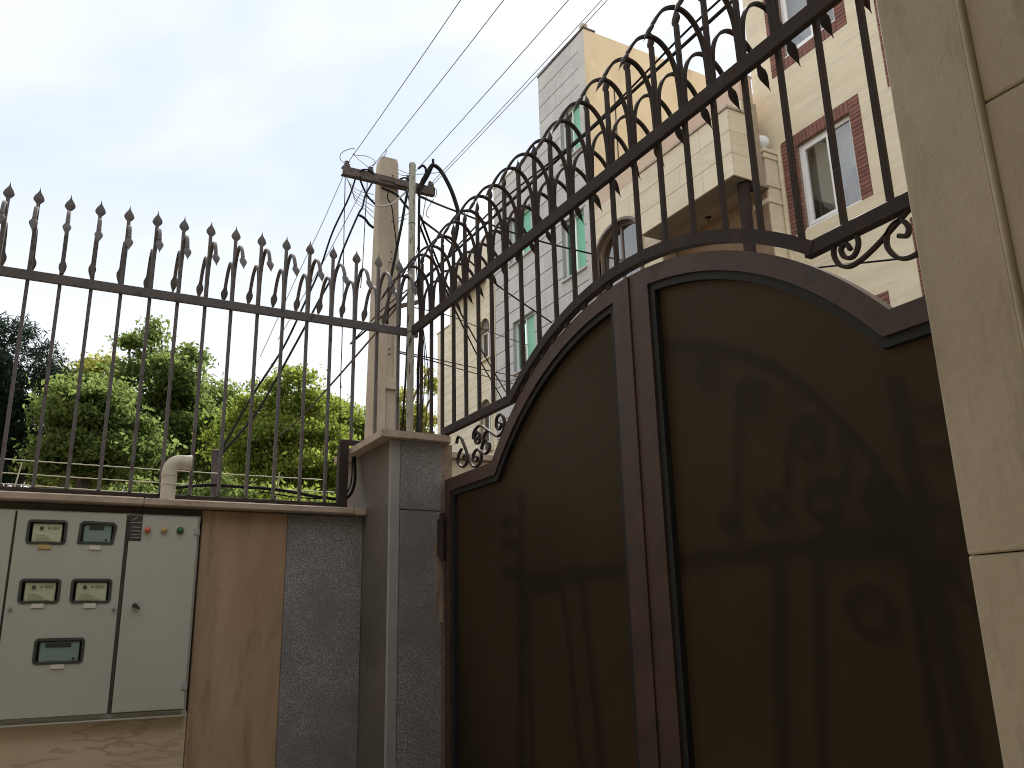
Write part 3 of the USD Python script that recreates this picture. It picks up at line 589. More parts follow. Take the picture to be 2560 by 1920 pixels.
for q, lb in (((918, 740, 926, 830, 918, 930), 'thin slack wire bowing out right of the corner pipe'), ((912, 700, 918, 800, 912, 900), 'thin wire hanging straight beside the corner pipe')):
    wire('thin_wire', lb, [at(898, 560, 'y', 4.95), at(q[0] - 8, q[1] - 60, 'y', 4.95), at(q[0], q[1], 'y', 4.95), at(q[2], q[3], 'y', 4.95), at(q[4], q[5], 'y', 4.95)], .003, cat='wire')

# pale strands behind the fence
for (a, b, lb) in (((0, 988), (520, 1024), 'highest pale wire strand behind the spear fence'), ((0, 1018), (540, 1052), 'middle pale wire strand behind the spear fence'), ((60, 1046), (560, 1079), 'lowest pale wire strand just above the coping')):
    A, B = at(*a, 'y', 5.6), at(*b, 'y', 5.6); A = A + (A - B) * .6
    wire('wire_strand', lb, [A, B + (B - A) * .25], .0032, 'wire_pale', 'wire')
for (a, b, lb) in (((48, 998), (29, 1062), 'pale leaning stake holding wire strands behind the fence, at left'), ((604, 1020), (598, 1082), 'thin pale stake behind the fence near the pillar')):
    o = obj('stake', tube([at(*b, 'y', 5.6) + np.array([0, 0, -2.2]), at(*b, 'y', 5.6), at(*a, 'y', 5.6)], [.006, .005, .003], 6), 'wire_pale'); tag(o, lb, 'stake')

# ------------------------------------------------------------------ utility pole
YU = 9.0
u = thing('utility_pole', 'tall tapering concrete utility pole with rusty crossarm behind the fence corner', 'utility pole')
def psec(z):
    t = (z - 0.0) / 7.14
    return 0.46 + (0.232 - 0.46) * t, 0.30 + (0.17 - 0.30) * t     # width in x, depth in y
PX = 3.297
# shaft with rounded top, and a recess on the front below z = 4.3
pv = []
zs = [0, 1, 2, 3, 4, 5, 6, 6.9, 7.04, 7.10, 7.14]
for z in zs:
    w_, d2 = psec(z); s = 1.0 if z < 7 else {7.04: 1.0, 7.10: .97, 7.14: .86}[z]
    hw, hd, c = w_ / 2 * s, d2 / 2, .013
    pv.append(np.array([(PX - hw + c, YU - hd, z), (PX + hw - c, YU - hd, z), (PX + hw, YU - hd + c, z), (PX + hw, YU + hd - c, z), (PX + hw - c, YU + hd, z), (PX - hw + c, YU + hd, z), (PX - hw, YU + hd - c, z), (PX - hw, YU - hd + c, z)]))
sh = _skin(pv)
recess = bx(PX - .01, PX + .17 - .03, YU - .30, YU - psec(3)[1] / 2 + .055, 0.4, 4.18)
recess2 = bx(PX + .0, PX + .085, YU - .30, YU - psec(5)[1] / 2 + .02, 4.32, 5.75)
try:
    sh.fix_normals(); sh = trimesh.boolean.difference([sh, recess, recess2], engine='manifold')
except Exception as ex: print('bool', ex)
shaft = obj('shaft', sh, 'concrete_pole', u)
for z in (7.02 - .12, 6.28, 5.88, 5.79, 5.46, 5.14, 4.86, 4.66, 4.60): 
    yy = YU - psec(z)[1] / 2; yy += .02 if 4.32 < z < 5.75 else 0
    obj('bolt_hole', ext(Point(PX + .04, z).buffer(.011, quad_segs=3), yy - .002, yy + .004, 'xz'), 'hole_dark', shaft)
A1, A2 = at(*D5(228, 432), 'y', YU - .16), at(*D5(1186, 672), 'y', YU - .16)
za = (A1[2] + A2[2]) / 2
ar = obj('crossarm', [bx(A1[0], A2[0], YU - .185, YU - .178, za - .055, za + .055, .002), bx(A1[0], A2[0], YU - .177, YU - .115, za + .045, za + .055, .002), bx(A1[0], A2[0], YU - .177, YU - .115, za - .055, za - .045, .002)], 'rusty_arm', u)
obj('clamp', [bx(PX - .15, PX + .16, YU - .20, YU - .186, za - .02, za + .025), bx(PX + .02, PX + .22, YU - .21, YU - .201, za - .045, za + .04, .01)], 'rusty_arm', ar)
ins = []
for (x, y) in ((280, 395), (522, 455), (920, 555), (1148, 628)):
    q = at(*D5(x, y), 'y', YU - .15); ins.append(q)
    obj('insulator', lathe([(.012, -.03), (.035, 0.0), (.042, .015), (.036, .03), (.040, .045), (.030, .062), (.034, .075), (.018, .090), (.002, .094)], 14, (q[0], YU - .15, za + .055)), 'insulator', ar, smooth=30)
obj('brace', strip([at(300 * .3124 + 760.4, 575 * .3124 + 483.9, 'y', YU - .2), at(500 * .3124 + 760.4, 530 * .3124 + 483.9, 'y', YU - .2)], (0, 1, 0), .03, .05), 'rusty_arm', u)
sp = thing('stub_post', 'short weathered grey post rising among the trees behind the fence', 'post')
Pb = at(463, 1060, 'y', 8.0); Pt = at(465, 978, 'y', 8.0)
obj('post', tube([(Pb[0], 8.0, 0), (Pb[0], 8.0, Pb[2]), Pt], [.038, .034, .032], 12), 'post_grey', sp, smooth=40)
obj('post_cap', lathe([(.034, 0), (.036, .02), (.02, .03), (.001, .032)], 12, tuple(Pt)), 'post_grey', sp)

# overhead lines run along the street
names = ['leftmost', 'second from the left', 'middle', 'fourth from the left', 'rightmost']
for i, ((px, py), q) in enumerate(zip(((995, 0), (1088, 0), (1228, 0), (1300, 0), (1312, 0)), (ins[0], ins[1], ins[2], ins[3], ins[3]))):
    x = q[0] + (.0 if i < 4 else .02)
    far = np.array([x, YU - .15, za + .11 + (.0 if i != 4 else -.02)]); near = at(px, py, 'x', x)
    d = near - far; mid = far + d * .5 - np.array([0, 0, .012])
    P = [far + d * t + np.array([0, 0, -.05 * t * (1 - t)]) for t in np.linspace(0, 1, 10)] + [near + d * t for t in (.8, 2.0, 4.0)]
    o = obj('overhead_wire', tube(P, .0045 if i < 3 else .004, 6), 'cable_grey'); tag(o, f'{names[i]} bare overhead line crossing the sky from the pole', 'wire', None)
for k, dz in enumerate((0.0, .045)):
    a = at(969, 557, 'x', 3.0); b = at(1579, 0, 'x', 3.0); d = b - a
    P = []
    for t in np.linspace(-.75, 2.2, 60):
        q = a + d * t; q[2] = a[2] + dz * (1 if k == 0 else 1 + .5 * math.sin(t * 9)) + .02 * (t - .5) ** 2; q[0] += .02 * math.cos(t * 9) * k; P.append(q)
    o = obj('street_cable', tube(P, .011 if k == 0 else .007, 7), 'cable_black'); tag(o, ('thick black street cable seen through the hoops of the grille', 'thinner black street cable wound beside the thick one')[k], 'cable')

W9 = lambda pts, y=8.8: [at(*q, 'y', y) for q in pts]
def seq(pts, y0, y1):
    n = len(pts); return [at(*q, 'y', y0 + (y1 - y0) * i / (n - 1)) for i, q in enumerate(pts)]
wire('cable', 'black service cable sloping from crossarm to stub post, left of two', seq([D5(375, 500), D5(300, 720), D5(130, 1080), D5(0, 1460), (657, 657), (611.6, 751.6), (548, 850), (485, 960), (466, 985)], 8.8, 8.0), .0085)
wire('cable', 'black service cable sloping from crossarm to stub post, right of two', seq([D5(545, 560), D5(470, 700), D5(440, 820), D5(395, 900), D5(240, 1260), D5(160, 1480), (685, 656.7), (660.8, 702.4), (598.8, 814.9), (548, 900), (467, 993)], 8.8, 8.0), .0085)
wire('guy_wire', 'brown straight stay wire running down behind the fence rail into the trees', seq([(914, 589), (811.4, 719.7), (664.9, 886), (603, 942)], 5.2, 7.0), .0075, 'rusty_arm', 'wire')
wire('cable', 'thick black cable looping high over to the right of the pipe', W9([D5(1020, 640), D5(1075, 530), D5(1130, 430), D5(1172, 385), D5(1250, 440), D5(1345, 610), D5(1405, 770), D5(1432, 900), D5(1405, 1130), D5(1340, 1330)]), .020)
wire('cable', 'black cable end pointing up above the looped cable', W9([D5(1172, 325), D5(1168, 390), D5(1120, 500), D5(1050, 620), D5(1020, 700)]), .012)
wire('cable', 'short black jumper loop at the top right of the pole', W9([D5(1020, 420), D5(1065, 390), D5(1098, 430), D5(1085, 520), D5(1030, 590)]), .012)
wire('cable', 'white cable sagging across the face of the concrete pole', W9([D5(570, 795), D5(650, 810), D5(760, 780), D5(850, 700), D5(912, 640)], 8.72), .010, 'cable_white')
wire('cable', 'dark cable falling from the crossarm down the right of the pole', W9([D5(912, 640), D5(880, 800), D5(850, 980), D5(800, 1230), D5(745, 1500), D5(720, 1640), (838, 660), (836, 700)], 8.72), .013)
wire('cable', 'thin black cable winding down the pole face', W9([D5(712, 640), D5(700, 730), D5(740, 800), D5(768, 1000), D5(792, 1240), D5(770, 1420)], 8.73), .006)
wire('cable', 'kinked black cable end left of the concrete pole', W9([D5(395, 900), D5(430, 915), D5(470, 945), D5(510, 1000), D5(556, 1036)]), .012)
wire('cable', 'black cable crossing from crossarm to the pole edge', W9([D5(415, 500), D5(425, 560), D5(490, 700), D5(575, 795)]), .009)
wire('cable', 'black cable running across the pole to the pipe behind the crossarm', W9([D5(640, 620), D5(790, 690), D5(870, 780), D5(940, 860)], 8.75), .011)
wire('cable', 'short black jumper arching over the crossarm left of the pole', W9([D5(415, 445), D5(450, 432), D5(500, 436), D5(560, 470)]), .008)
wire('cable', 'short black jumper arching over the crossarm right of the pole', W9([D5(800, 550), D5(850, 522), D5(900, 520), D5(930, 560)]), .008)
wire('thin_wire', 'thin wire hanging plumb from the left crossarm end', W9([D5(262, 490), D5(250, 1000), (740, 690), (735, 850), (734, 940)]), .004, cat='wire')
wire('thin_wire', 'thin wire hanging down left of the concrete pole', W9([D5(490, 560), D5(470, 900), D5(440, 1450), D5(420, 1659)]), .004, cat='wire')
wire('thin_wire', 'faint thin wire slanting far down left from the crossarm end', seq([D5(240, 500), D5(0, 1040), (640, 600), (562, 771)], 8.8, 9.5), .003, 'cable_grey', 'wire')
wire('thin_wire', 'faint thin wire slanting down beside the service cables', seq([D5(440, 640), D5(150, 1180), (690, 580), (600, 735)], 8.8, 9.5), .003, 'cable_grey', 'wire')
wire('thin_wire', 'fine loop of wire above the left insulator', W9([D5(250, 362), D5(210, 320), D5(217, 265), D5(285, 225), D5(350, 212), D5(365, 225)]), .0035, 'cable_grey', 'wire')
wire('thin_wire', 'fine slack wire bowed between the two left insulators', W9([D5(345, 262), D5(385, 285), D5(470, 290), D5(540, 315), D5(570, 360), D5(510, 410)]), .0035, 'cable_grey', 'wire')
wire('thin_wire', 'fine straight wire between the two left insulators', W9([D5(340, 268), D5(420, 340), D5(510, 412)]), .0035, 'cable_grey', 'wire')
wire('thin_wire', 'fine curled wire tip beside the pole head', W9([D5(610, 305), D5(640, 320), D5(675, 280), D5(690, 230)]), .0035, 'cable_grey', 'wire')
for k in range(5):
    a = np.array([265 + 12 * k, 500 + 22 * k]); 
    wire('thin_wire', ['fine tangled wire under the left crossarm end, topmost', 'fine tangled wire swinging from crossarm to the pole shaft', 'fine tangled wire drooping below the crossarm', 'fine tangled wire crossing the service cables', 'fine tangled wire reaching lowest on the shaft'][k],
         W9([D5(a[0], a[1]), D5(330 + 10 * k, 600 + 40 * k), D5(430 + 8 * k, 660 + 45 * k), D5(560, 690 + 62 * k)]), .003, 'cable_grey', 'wire')
for k, (q, lb) in enumerate((([D5(795, 450), D5(850, 490), D5(950, 490)], 'fine wire joining pole head and pipe, upper'), ([D5(795, 420), D5(880, 460), D5(1000, 480), D5(1240, 462)], 'fine wire joining pole head and far right lines'), ([D5(798, 940), D5(860, 915), D5(930, 880)], 'fine wire from shaft to pipe, lower pair, upper one'), ([D5(798, 975), D5(850, 955), D5(900, 940)], 'fine wire from shaft to pipe, lower pair, lower one'), ([D5(1105, 700), D5(1085, 800), D5(1060, 960), D5(1000, 1300)], 'fine wire dropping from the right crossarm end'), ([D5(1180, 735), D5(1120, 830), D5(1100, 900), D5(1135, 935)], 'fine curled wire dangling under the right crossarm end'), ([D5(1180, 628), D5(1205, 640), D5(1206, 690), D5(1190, 722)], 'small wire hook on the right crossarm end'))):
    wire('thin_wire', lb, W9(q), .0035, 'cable_black' if k > 3 else 'cable_grey', 'wire')
wire('service_wire', 'black service wire crossing to the arched window building', [at(907.8, 424.6, 'y', 8.6), at(983, 455.6, 'x', 5.0), at(1150.6, 516.5, 'x', 7.0), at(1323.5, 559, 'x', 8.9)], .012, smooth=6)
wire('service_wire', 'black service wire crossing lower to the grey clad building', [at(907.8, 472.8, 'y', 8.6), at(973, 524, 'x', 5.0), at(1068.6, 611.7, 'x', 7.0), at(1192, 697, 'x', 8.9)], .012)
wire('service_wire', 'steep black service wire before the arched window house, left of a pair', [at(905.6, 484.8, 'y', 8.6), at(940, 570, 'x', 4.2), at(975.6, 653.3, 'x', 5.2), at(1036, 777, 'x', 7.0), at(1086, 864, 'x', 8.8)], .011)
wire('service_wire', 'steep black service wire before the arched window house, right of a pair', [at(907.8, 466, 'y', 8.6), at(945, 565, 'x', 4.2), at(984, 655, 'x', 5.2), at(1045, 765, 'x', 7.0), at(1092, 846, 'x', 8.8)], .011)
wire('service_wire', 'thin level wire across the arched window house, upper of a pair', [at(850, 757, 'y', 9.2), at(910.5, 769, 'x', 4.5), at(1010, 791, 'x', 6.5), at(1118, 814, 'x', 8.9)], .007)
wire('service_wire', 'thin level wire across the arched window house, lower of a pair', [at(850, 760, 'y', 9.2), at(924, 777, 'x', 4.5), at(1010, 802, 'x', 6.5), at(1108, 829, 'x', 8.9)], .007)
wire('service_wire', 'thin faint wire rising across the arched window heads', [at(850, 655, 'y', 9.2), at(970, 682, 'x', 5.5), at(1056, 716, 'x', 7.0), at(1141, 746, 'x', 8.9)], .006)
wire('service_wire', 'thin black wire behind the right-hand scrolls of the grille', [at(1700, 588, 'x', 5.0), at(1767, 578, 'x', 5.0), at(1934, 560, 'x', 5.0), at(2060, 545, 'x', 5.0)], .008)

# ------------------------------------------------------------------ neighbour's wall outside the gate
nw = thing('neighbour_wall', 'pale marble-faced wall with dark coping seen through the gate scrolls', 'wall')
obj('wall_core', bx(2.09, 4.4, 5.21, 5.40, 0, 2.62), 'mortar', nw)
for a, b in ((2.085, 2.60), (2.603, 3.2), (3.203, 3.8), (3.803, 4.4)):
    obj('marble_slab', bx(a, b, 5.185, 5.21, 0, 2.62, .002), 'travertine_pale' if 'travertine_pale' in M else 'clad_cream', nw)
for a, b in ((2.085, 3.0), (3.003, 4.42)):
    obj('coping_stone', bx(a, b, 5.14, 5.45, 2.622, 2.665, .004), 'coping', nw)

# ------------------------------------------------------------------ buildings across the street
def wall_holes(y0, y1, z0, z1, holes): return sbox(y0, z0, y1, z1).difference(unary_union(holes)) if holes else sbox(y0, z0, y1, z1)
XF = 9.0
# --- cream building on the right
cb = thing('cream_building', 'cream stone apartment building with red-brick window surrounds at right', 'building')
def brect(y0, y1, z0, z1): return (y0, y1, z0, z1)
cw = [(6.655, 7.60, 6.82, 8.14), (6.655, 7.60, 9.62, 10.94), (6.655, 7.60, 4.02, 5.30), (4.75, 5.80, 8.33, 9.66), (4.75, 5.80, 4.95, 6.10)]
surr = [(6.475, 7.875, a[2] - .0, a[3] + .19) for a in cw[:3]] + [(4.55, 6.03, 8.14, 9.85), (4.55, 6.03, 4.75, 6.28)]
# upper windows have a brick sill course too
surr[1] = (6.475, 7.875, 9.44, 11.13)
wall_poly = wall_holes(-9, 8.285, 0, 14.5, [sbox(s[0], s[2], s[1], s[3]) for s in surr])
obj('wall', ext(wall_poly, XF, XF + .30, 'yz'), 'stone_cream', cb)
obj('side_wall', bx(XF + .3, XF + 9, 8.0, 8.28, 0, 14.5), 'stone_cream', cb)
obj('roof', bx(XF + .3, XF + 9, -9, 8.0, 14.2, 14.4), 'soffit', cb)
obj('floor_slab', [bx(XF + .3, XF + 4, -9, 8.0, z, z + .2) for z in (3.1, 5.95, 8.75, 11.55)], 'soffit', cb)
def brick_frame(parent, s, wn, sill=False, mm='brick'):
    y0, y1, z0, z1 = s; a0, a1, b0, b1 = wn
    bh = .062
    obj('brick_backing', ext(sbox(y0, z0, y1, z1).difference(sbox(a0, b0, a1, b1)), XF + .02, XF + .28, 'yz'), 'mortar', parent)
    for (c0, c1) in ((y0, a0), (a1, y1)):
        z = z0; n = 0
        while z < z1 - .03:
            zz = min(z + bh, z1)
            if c1 - c0 > .02: obj('brick', bx(XF - .006 - .004 * rng.random(), XF + .02, c0 + .003, c1 - .003 if c0 == y0 else c1 - .003, z + .0035, zz - .0035, .0015), mm, parent)
            z += bh
    def soldier(zb, zt):
        y = a0
        nB = int(round((a1 - a0) / .068)); dyb = (a1 - a0) / nB
        for i in range(nB): obj('brick', bx(XF - .006 - .004 * rng.random(), XF + .02, a0 + i * dyb + .0035, a0 + (i + 1) * dyb - .0035, zb + .003, zt - .003, .0015), mm, parent)
    soldier(b1, z1)
    if sill: soldier(z0, b0)
for i, (s, wn) in enumerate(zip(surr, cw)): brick_frame(cb, s, wn, sill=i in (1, 3, 4))
def upvc_window(parent, wn, xf, split=.40, mm='upvc', glass='pane'):
    y0, y1, z0, z1 = wn; t = .055; ym = y0 + (y1 - y0) * split
    wi = obj('window', ext(sbox(y0, z0, y1, z1).difference(unary_union([sbox(y0 + t, z0 + t, ym - t * .5, z1 - t), sbox(ym + t * .5, z0 + t, y1 - t, z1 - t)])), xf + .06, xf + .12, 'yz'), mm, parent)
    s = sbox(ym + t * .5, z0 + t, y1 - t, z1 - t)
    obj('sash', ext(s.buffer(-.002).difference(s.buffer(-.048, join_style=2)), xf + .045, xf + .10, 'yz'), mm, wi)
    obj('pane', ext(s.buffer(-.048, join_style=2), xf + .07, xf + .075, 'yz'), glass, wi)
    s2 = sbox(y0 + t, z0 + t, ym - t * .5, z1 - t); obj('pane', ext(s2, xf + .085, xf + .09, 'yz'), glass, wi)
    obj('sill', bx(xf + .0, xf + .10, y0, y1, z0 - .0, z0 + .02), mm, wi)
    return wi
for i, wn in enumerate(cw):
    wi = upvc_window(cb, wn, XF)
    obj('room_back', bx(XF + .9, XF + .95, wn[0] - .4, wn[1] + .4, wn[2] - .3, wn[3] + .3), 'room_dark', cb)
    obj('sheer_curtain', bx(XF + .262, XF + .266, wn[0], wn[1], wn[2], wn[3]), 'sheer', cb)
    if i < 3:
        yy = np.linspace(wn[0] + .03, wn[1] - .03, 60); zz = np.linspace(wn[2], wn[2] + (wn[3] - wn[2]), 5)
        topz = lambda y: wn[2] + .34 + .22 * math.sin((y - wn[0]) / (wn[1] - wn[0]) * math.pi * 2.1 + .4) + .1
        V, F = [], []
        for y in yy:
            for k in range(2): V.append((XF + .22 + .025 * math.sin(y * 60), y, wn[2] - .02 if k == 0 else topz(y)))
        for q in range(len(yy) - 1): F += [(2 * q, 2 * q + 2, 2 * q + 3), (2 * q, 2 * q + 3, 2 * q + 1)]
        obj('curtain', trimesh.Trimesh(V, F, process=False), 'curtain', cb, smooth=True)
# pilaster with moulded cap at the building's corner
for nm, x0, y0, y1, z0, z1 in (('pilaster_shaft', 8.74, 7.965, 8.25, 0, 7.36), ('pilaster_band', 8.715, 7.945, 8.27, 7.36, 7.44), ('pilaster_shaft', 8.74, 7.965, 8.25, 7.44, 7.62), ('pilaster_band', 8.715, 7.945, 8.27, 7.62, 7.70), ('pilaster_shaft', 8.74, 7.965, 8.25, 7.70, 8.08), ('pilaster_cap', 8.715, 7.945, 8.27, 8.08, 8.17), ('pilaster_cap', 8.69, 7.925, 8.29, 8.17, 8.235)):
    obj(nm, bx(x0, XF - .001, y0, y1, z0, z1, .008 if 'shaft' not in nm else .002), 'stone_cream', cb)
obj('corner_trim', bx(XF - .035, XF - .001, 7.88, 7.93, 0, 8.3, .004), 'stone_cream', cb)
gl = thing('globe_lamp', 'white globe lamp on top of the pilaster cap', 'lamp')
gp = at(1641.5, 294, 'x', 8.80)
obj('globe', trimesh.creation.icosphere(3, .115).apply_translation((8.80, 8.05, 8.235 + .15)), 'globe', gl, smooth=True)
obj('lamp_base', lathe([(.05, 0), (.05, .02), (.03, .04), (.03, .06)], 14, (8.80, 8.05, 8.235)), 'frame_grey', gl)

# --- arched window building with overhanging bay
ab = thing('arched_window_building', 'low cream panelled building with arched window and overhanging bay', 'building')
XW = 8.40
y0, y1 = 7.98, 11.885
arch = Polygon([(10.55, 6.54)] + [(11.18 + .635 * math.cos(t), 7.96 + .43 * math.sin(t)) for t in np.linspace(math.pi, 0, 26)][::-1][::-1] + [(11.815, 6.54)])
recess = sbox(7.9, 5.2, 10.02, 7.572)
rows = np.arange(5.2, 8.97, .392)
obj('wall', ext(sbox(y0, 0, y1, 8.97).difference(arch).difference(recess), XW + .03, XW + .30, 'yz'), 'joint_cream', ab)
obj('wall_base', ext(sbox(y0, 0, y1, 5.19), XW, XW + .029, 'yz'), 'stone_cream', ab)
for i, z in enumerate(rows):
    top = min(z + .392, 8.97)
    cuts = [y0, 9.55, 10.4, 11.1, y1] if i % 2 else [y0, 8.9, 10.1, 10.8, y1]
    for a, b in zip(cuts[:-1], cuts[1:]):
        q = sbox(a + .003, z + .003, b - .003, top - .003).difference(arch.buffer(.05)).difference(recess.buffer(.004))
        for gq in getattr(q, 'geoms', [q]):
            if gq.geom_type == 'Polygon' and gq.area > .004: obj('cladding_panel', ext(gq, XW, XW + .03, 'yz'), 'clad_cream', ab)
obj('parapet', bx(XW + .002, XW + .25, y0, y1 - .005, 8.973, 9.405), 'render_pink', ab)
obj('parapet_coping', bx(XW - .02, XW + .28, y0, y1 - .003, 9.407, 9.455, .004), 'coping', ab)
obj('roof', bx(XW + .3, XW + 8, 8.32, y1, 8.8, 8.95), 'soffit', ab)
obj('end_wall', bx(XW + .301, XW + 8, y1 - .24, y1, 0, 8.79), 'render_tan', ab)
ring = arch.buffer(.05).difference(arch).difference(sbox(0, 0, 20, 6.54))
wn_ = obj('window', ext(arch.difference(arch.buffer(-.055)).union(sbox(11.155, 6.54, 11.205, 8.5).intersection(arch)), XW + .08, XW + .14, 'yz'), 'frame_brown', ab, label='tall arched window with brown frame')
obj('surround', ext(ring, XW - .05, XW + .06, 'yz'), 'frame_brown', wn_)
obj('pane', ext(arch.buffer(-.055), XW + .10, XW + .105, 'yz'), 'pane', wn_)
obj('room_back', bx(XW + .5, XW + .55, 10.2, 11.6, 6.2, 8.8), 'curtain', ab)
# bay
XB = 8.0
zb0, zb1 = 7.575, 8.645
bay = obj('bay', bx(XB + .03, XW - .001, 7.91, 10.03, zb0 + .03, zb1 - .002), 'joint_cream', ab, label='overhanging bay faced with cream panels')
zr = np.linspace(zb0, zb1, 4)
for k in range(3):
    cuts = [7.88, 9.0, 10.03] if k % 2 else [7.88, 8.5, 9.5, 10.03]
    for a, b in zip(cuts[:-1], cuts[1:]):
        obj('cladding_panel', bx(XB, XB + .03, a + .002, b - .002, zr[k] + .003, zr[k + 1] - .003, .002), 'clad_cream', bay)
    obj('end_panel', bx(XB + .031, XW - .002, 7.88, 7.91, zr[k] + .002, zr[k + 1] - .002), 'stone_cream', bay)
obj('bay_coping', bx(XB - .025, XW - .022, 7.86, 10.05, zb1, zb1 + .045, .004), 'coping', bay)
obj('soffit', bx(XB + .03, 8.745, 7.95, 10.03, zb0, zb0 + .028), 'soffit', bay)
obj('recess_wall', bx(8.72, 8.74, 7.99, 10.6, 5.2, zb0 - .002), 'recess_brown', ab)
dp = thing('drainpipe', 'fat dark grey drainpipe under the end of the bay', 'pipe')
q = at(1607, 470, 'x', 8.30)
obj('pipe', cyl((8.30, 8.02, 0), (8.30, 8.02, zb0 - .03), .085, 20), 'pipe_dark', dp, smooth=40)
obj('elbow', tube([(8.30, 8.02, zb0 - .035), (8.31, 8.02, zb0 + .0), (8.5, 8.02, zb0 + .01)], .088, 18), 'pipe_dark', dp, smooth=50)
hl = thing('hanging_lamp', 'small dark pendant lamp under the bay soffit', 'lamp')
q = at((1100 + .434 * 1545) / SD, (440 + .434 * 235) / SD, 'x', 8.55)
obj('shade', lathe([(.012, .05), (.03, .03), (.055, 0.0), (.045, -.015), (.002, -.02)], 14, (8.55, q[1], q[2])), 'pipe_dark', hl)
obj('stem', cyl((8.55, q[1], q[2] - .12), (8.55, q[1], zb0), .006, 8), 'pipe_dark', hl)

# --- grey clad building
gb = thing('grey_clad_building', 'tall building clad in pale grey panels with green-tinted windows and tan side', 'building')
GY0, GY1 = 12.745, 16.96
gw = [(13.02, 13.80, 11.12, 12.28), (13.06, 13.92, 8.45, 9.75), (15.17, 16.20, 9.70, 10.85), (15.15, 16.13, 7.05, 8.26), (13.06, 13.92, 5.9, 7.1), (15.17, 16.20, 12.4, 12.4)]
gw = gw[:5]
outline = unary_union([sbox(GY0, 0, 14.66, 13.80), sbox(14.66, 0, GY1, 12.05)])
hol = unary_union([sbox(a, c, b, d) for a, b, c, d in gw])
obj('wall', ext(outline.buffer(-.02).difference(hol), XF + .03, XF + .30, 'yz'), 'clad_joint', gb)
z = 13.80; i = 0
while z > 3.2:
    zb_ = max(z - .405, 3.0)
    cuts = [GY0, 13.02, 13.92, 15.16, 16.17, GY1] if i % 2 else [GY0, 14.66, GY1]
    cuts = [GY0, 13.92 if i % 3 else 13.3, 14.66, 15.17 if i % 2 else 15.7, GY1]
    for a, b in zip(cuts[:-1], cuts[1:]):
        q = sbox(a + (.002 if a == GY0 else .004), zb_ + .010, b - .003, z - .010).intersection(outline).difference(hol)
        for gq in getattr(q, 'geoms', [q]):
            if gq.area > .01: obj('cladding_panel', ext(gq, XF, XF + .03, 'yz'), 'clad_grey', gb)
    z -= .405; i += 1
obj('wall_base', bx(XF + .0, XF + .03, GY0, GY1, 0, 2.99), 'clad_grey', gb)
side = Polygon([(XF + .001, 0), (XF + 13, 0), (XF + 13, 13.55), (XF + .001, 13.80)])
obj('side_wall', ext(side, GY0 - .01, GY0 + .24, 'xz'), 'render_tan', gb, label='plain tan rendered side wall')
obj('roof_edge', bx(XF - .02, XF + .3, GY0 - .03, 14.67, 13.803, 13.84, .004), 'rusty_arm', gb)
obj('corner_block', bx(XF - .03, XF + .1, GY0 - .035, GY0 + .10, 13.842, 13.93, .01), 'coping', gb)
obj('roof_edge', bx(XF - .02, XF + .3, 14.68, GY1, 12.053, 12.09, .004), 'coping', gb)
obj('penthouse_side', bx(XF + .03, XF + 13, 14.63, 14.66, 12.05, 13.79), 'clad_grey', gb)
obj('roof', bx(XF + .3, XF + 13, GY0 + .24, GY1, 11.8, 12.0), 'soffit', gb)
for a, b, c, d in gw:
    ym = a + (b - a) * .52
    wi = obj('window', ext(sbox(a, c, b, d).difference(unary_union([sbox(a + .04, c + .04, ym - .02, d - .04), sbox(ym + .02, c + .04, b - .04, d - .04)])), XF + .09, XF + .14, 'yz'), 'upvc', gb)
    obj('reveal', ext(sbox(a, c, b, d).difference(sbox(a, c, b, d).buffer(-.006, join_style=2)), XF + .002, XF + .29, 'yz'), 'frame_grey', wi)
    obj('pane', ext(sbox(a + .04, c + .04, ym - .02, d - .04), XF + .10, XF + .105, 'yz'), 'pane_green', wi, label='green tinted pane')
    obj('pane', ext(sbox(ym + .02, c + .04, b - .04, d - .04), XF + .12, XF + .125, 'yz'), 'pane_green', wi)
    obj('sill', bx(XF - .05, XF + .05, a - .03, b + .03, c - .05, c - .008, .004), 'clad_grey', wi)
    obj('blind', bx(XF + .142, XF + .150, a, ym, c, d), 'blind_green', wi)
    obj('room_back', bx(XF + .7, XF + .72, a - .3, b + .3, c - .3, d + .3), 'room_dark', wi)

# --- far cream house with fan-lattice windows
fh = thing('far_cream_house', 'cream stone house with arched fan-lattice windows, farthest along the street', 'building')
FY0, FY1 = 16.99, 20.36
fo = unary_union([sbox(FY0, 0, 19.55, 11.0), sbox(19.55, 0, FY1, 9.32)])
def archpoly(a, b, c, d):
    r = (b - a) / 2; return Polygon([(a, c), (a, d - r)] + [((a + b) / 2 + r * math.cos(t), d - r + r * math.sin(t)) for t in np.linspace(math.pi, 0, 16)] + [(b, d - r), (b, c)])
fw = [archpoly(17.24, 17.86, 7.80, 8.84), archpoly(17.24, 17.86, 5.55, 6.80)]
fhole = unary_union(fw)
obj('wall', ext(fo.buffer(-.01).difference(fhole), XF + .025, XF + .30, 'yz'), 'joint_cream', fh)
z = 11.0; i = 0
while z > 3.0:
    dzp = .235
    cuts = [FY0, 17.9, 18.75, 19.55, FY1] if i % 2 else [FY0, 17.2, 18.3, 19.1, 19.95, FY1]
    for a, b in zip(cuts[:-1], cuts[1:]):
        q = sbox(a + .003, z - dzp + .0035, b - .003, z - .0035).intersection(fo).difference(fhole.buffer(.035))
        for gq in getattr(q, 'geoms', [q]):
            if gq.geom_type == 'Polygon' and gq.area > .006: obj('cladding_stone', ext(gq, XF, XF + .025, 'yz'), 'clad_cream', fh)
    z -= dzp; i += 1
obj('wall_base', bx(XF, XF + .025, FY0, FY1, 0, 2.9), 'clad_cream', fh)
obj('side_wall', bx(XF + .3, XF + 9, FY1 - .25, FY1, 0, 9.3), 'clad_cream', fh)
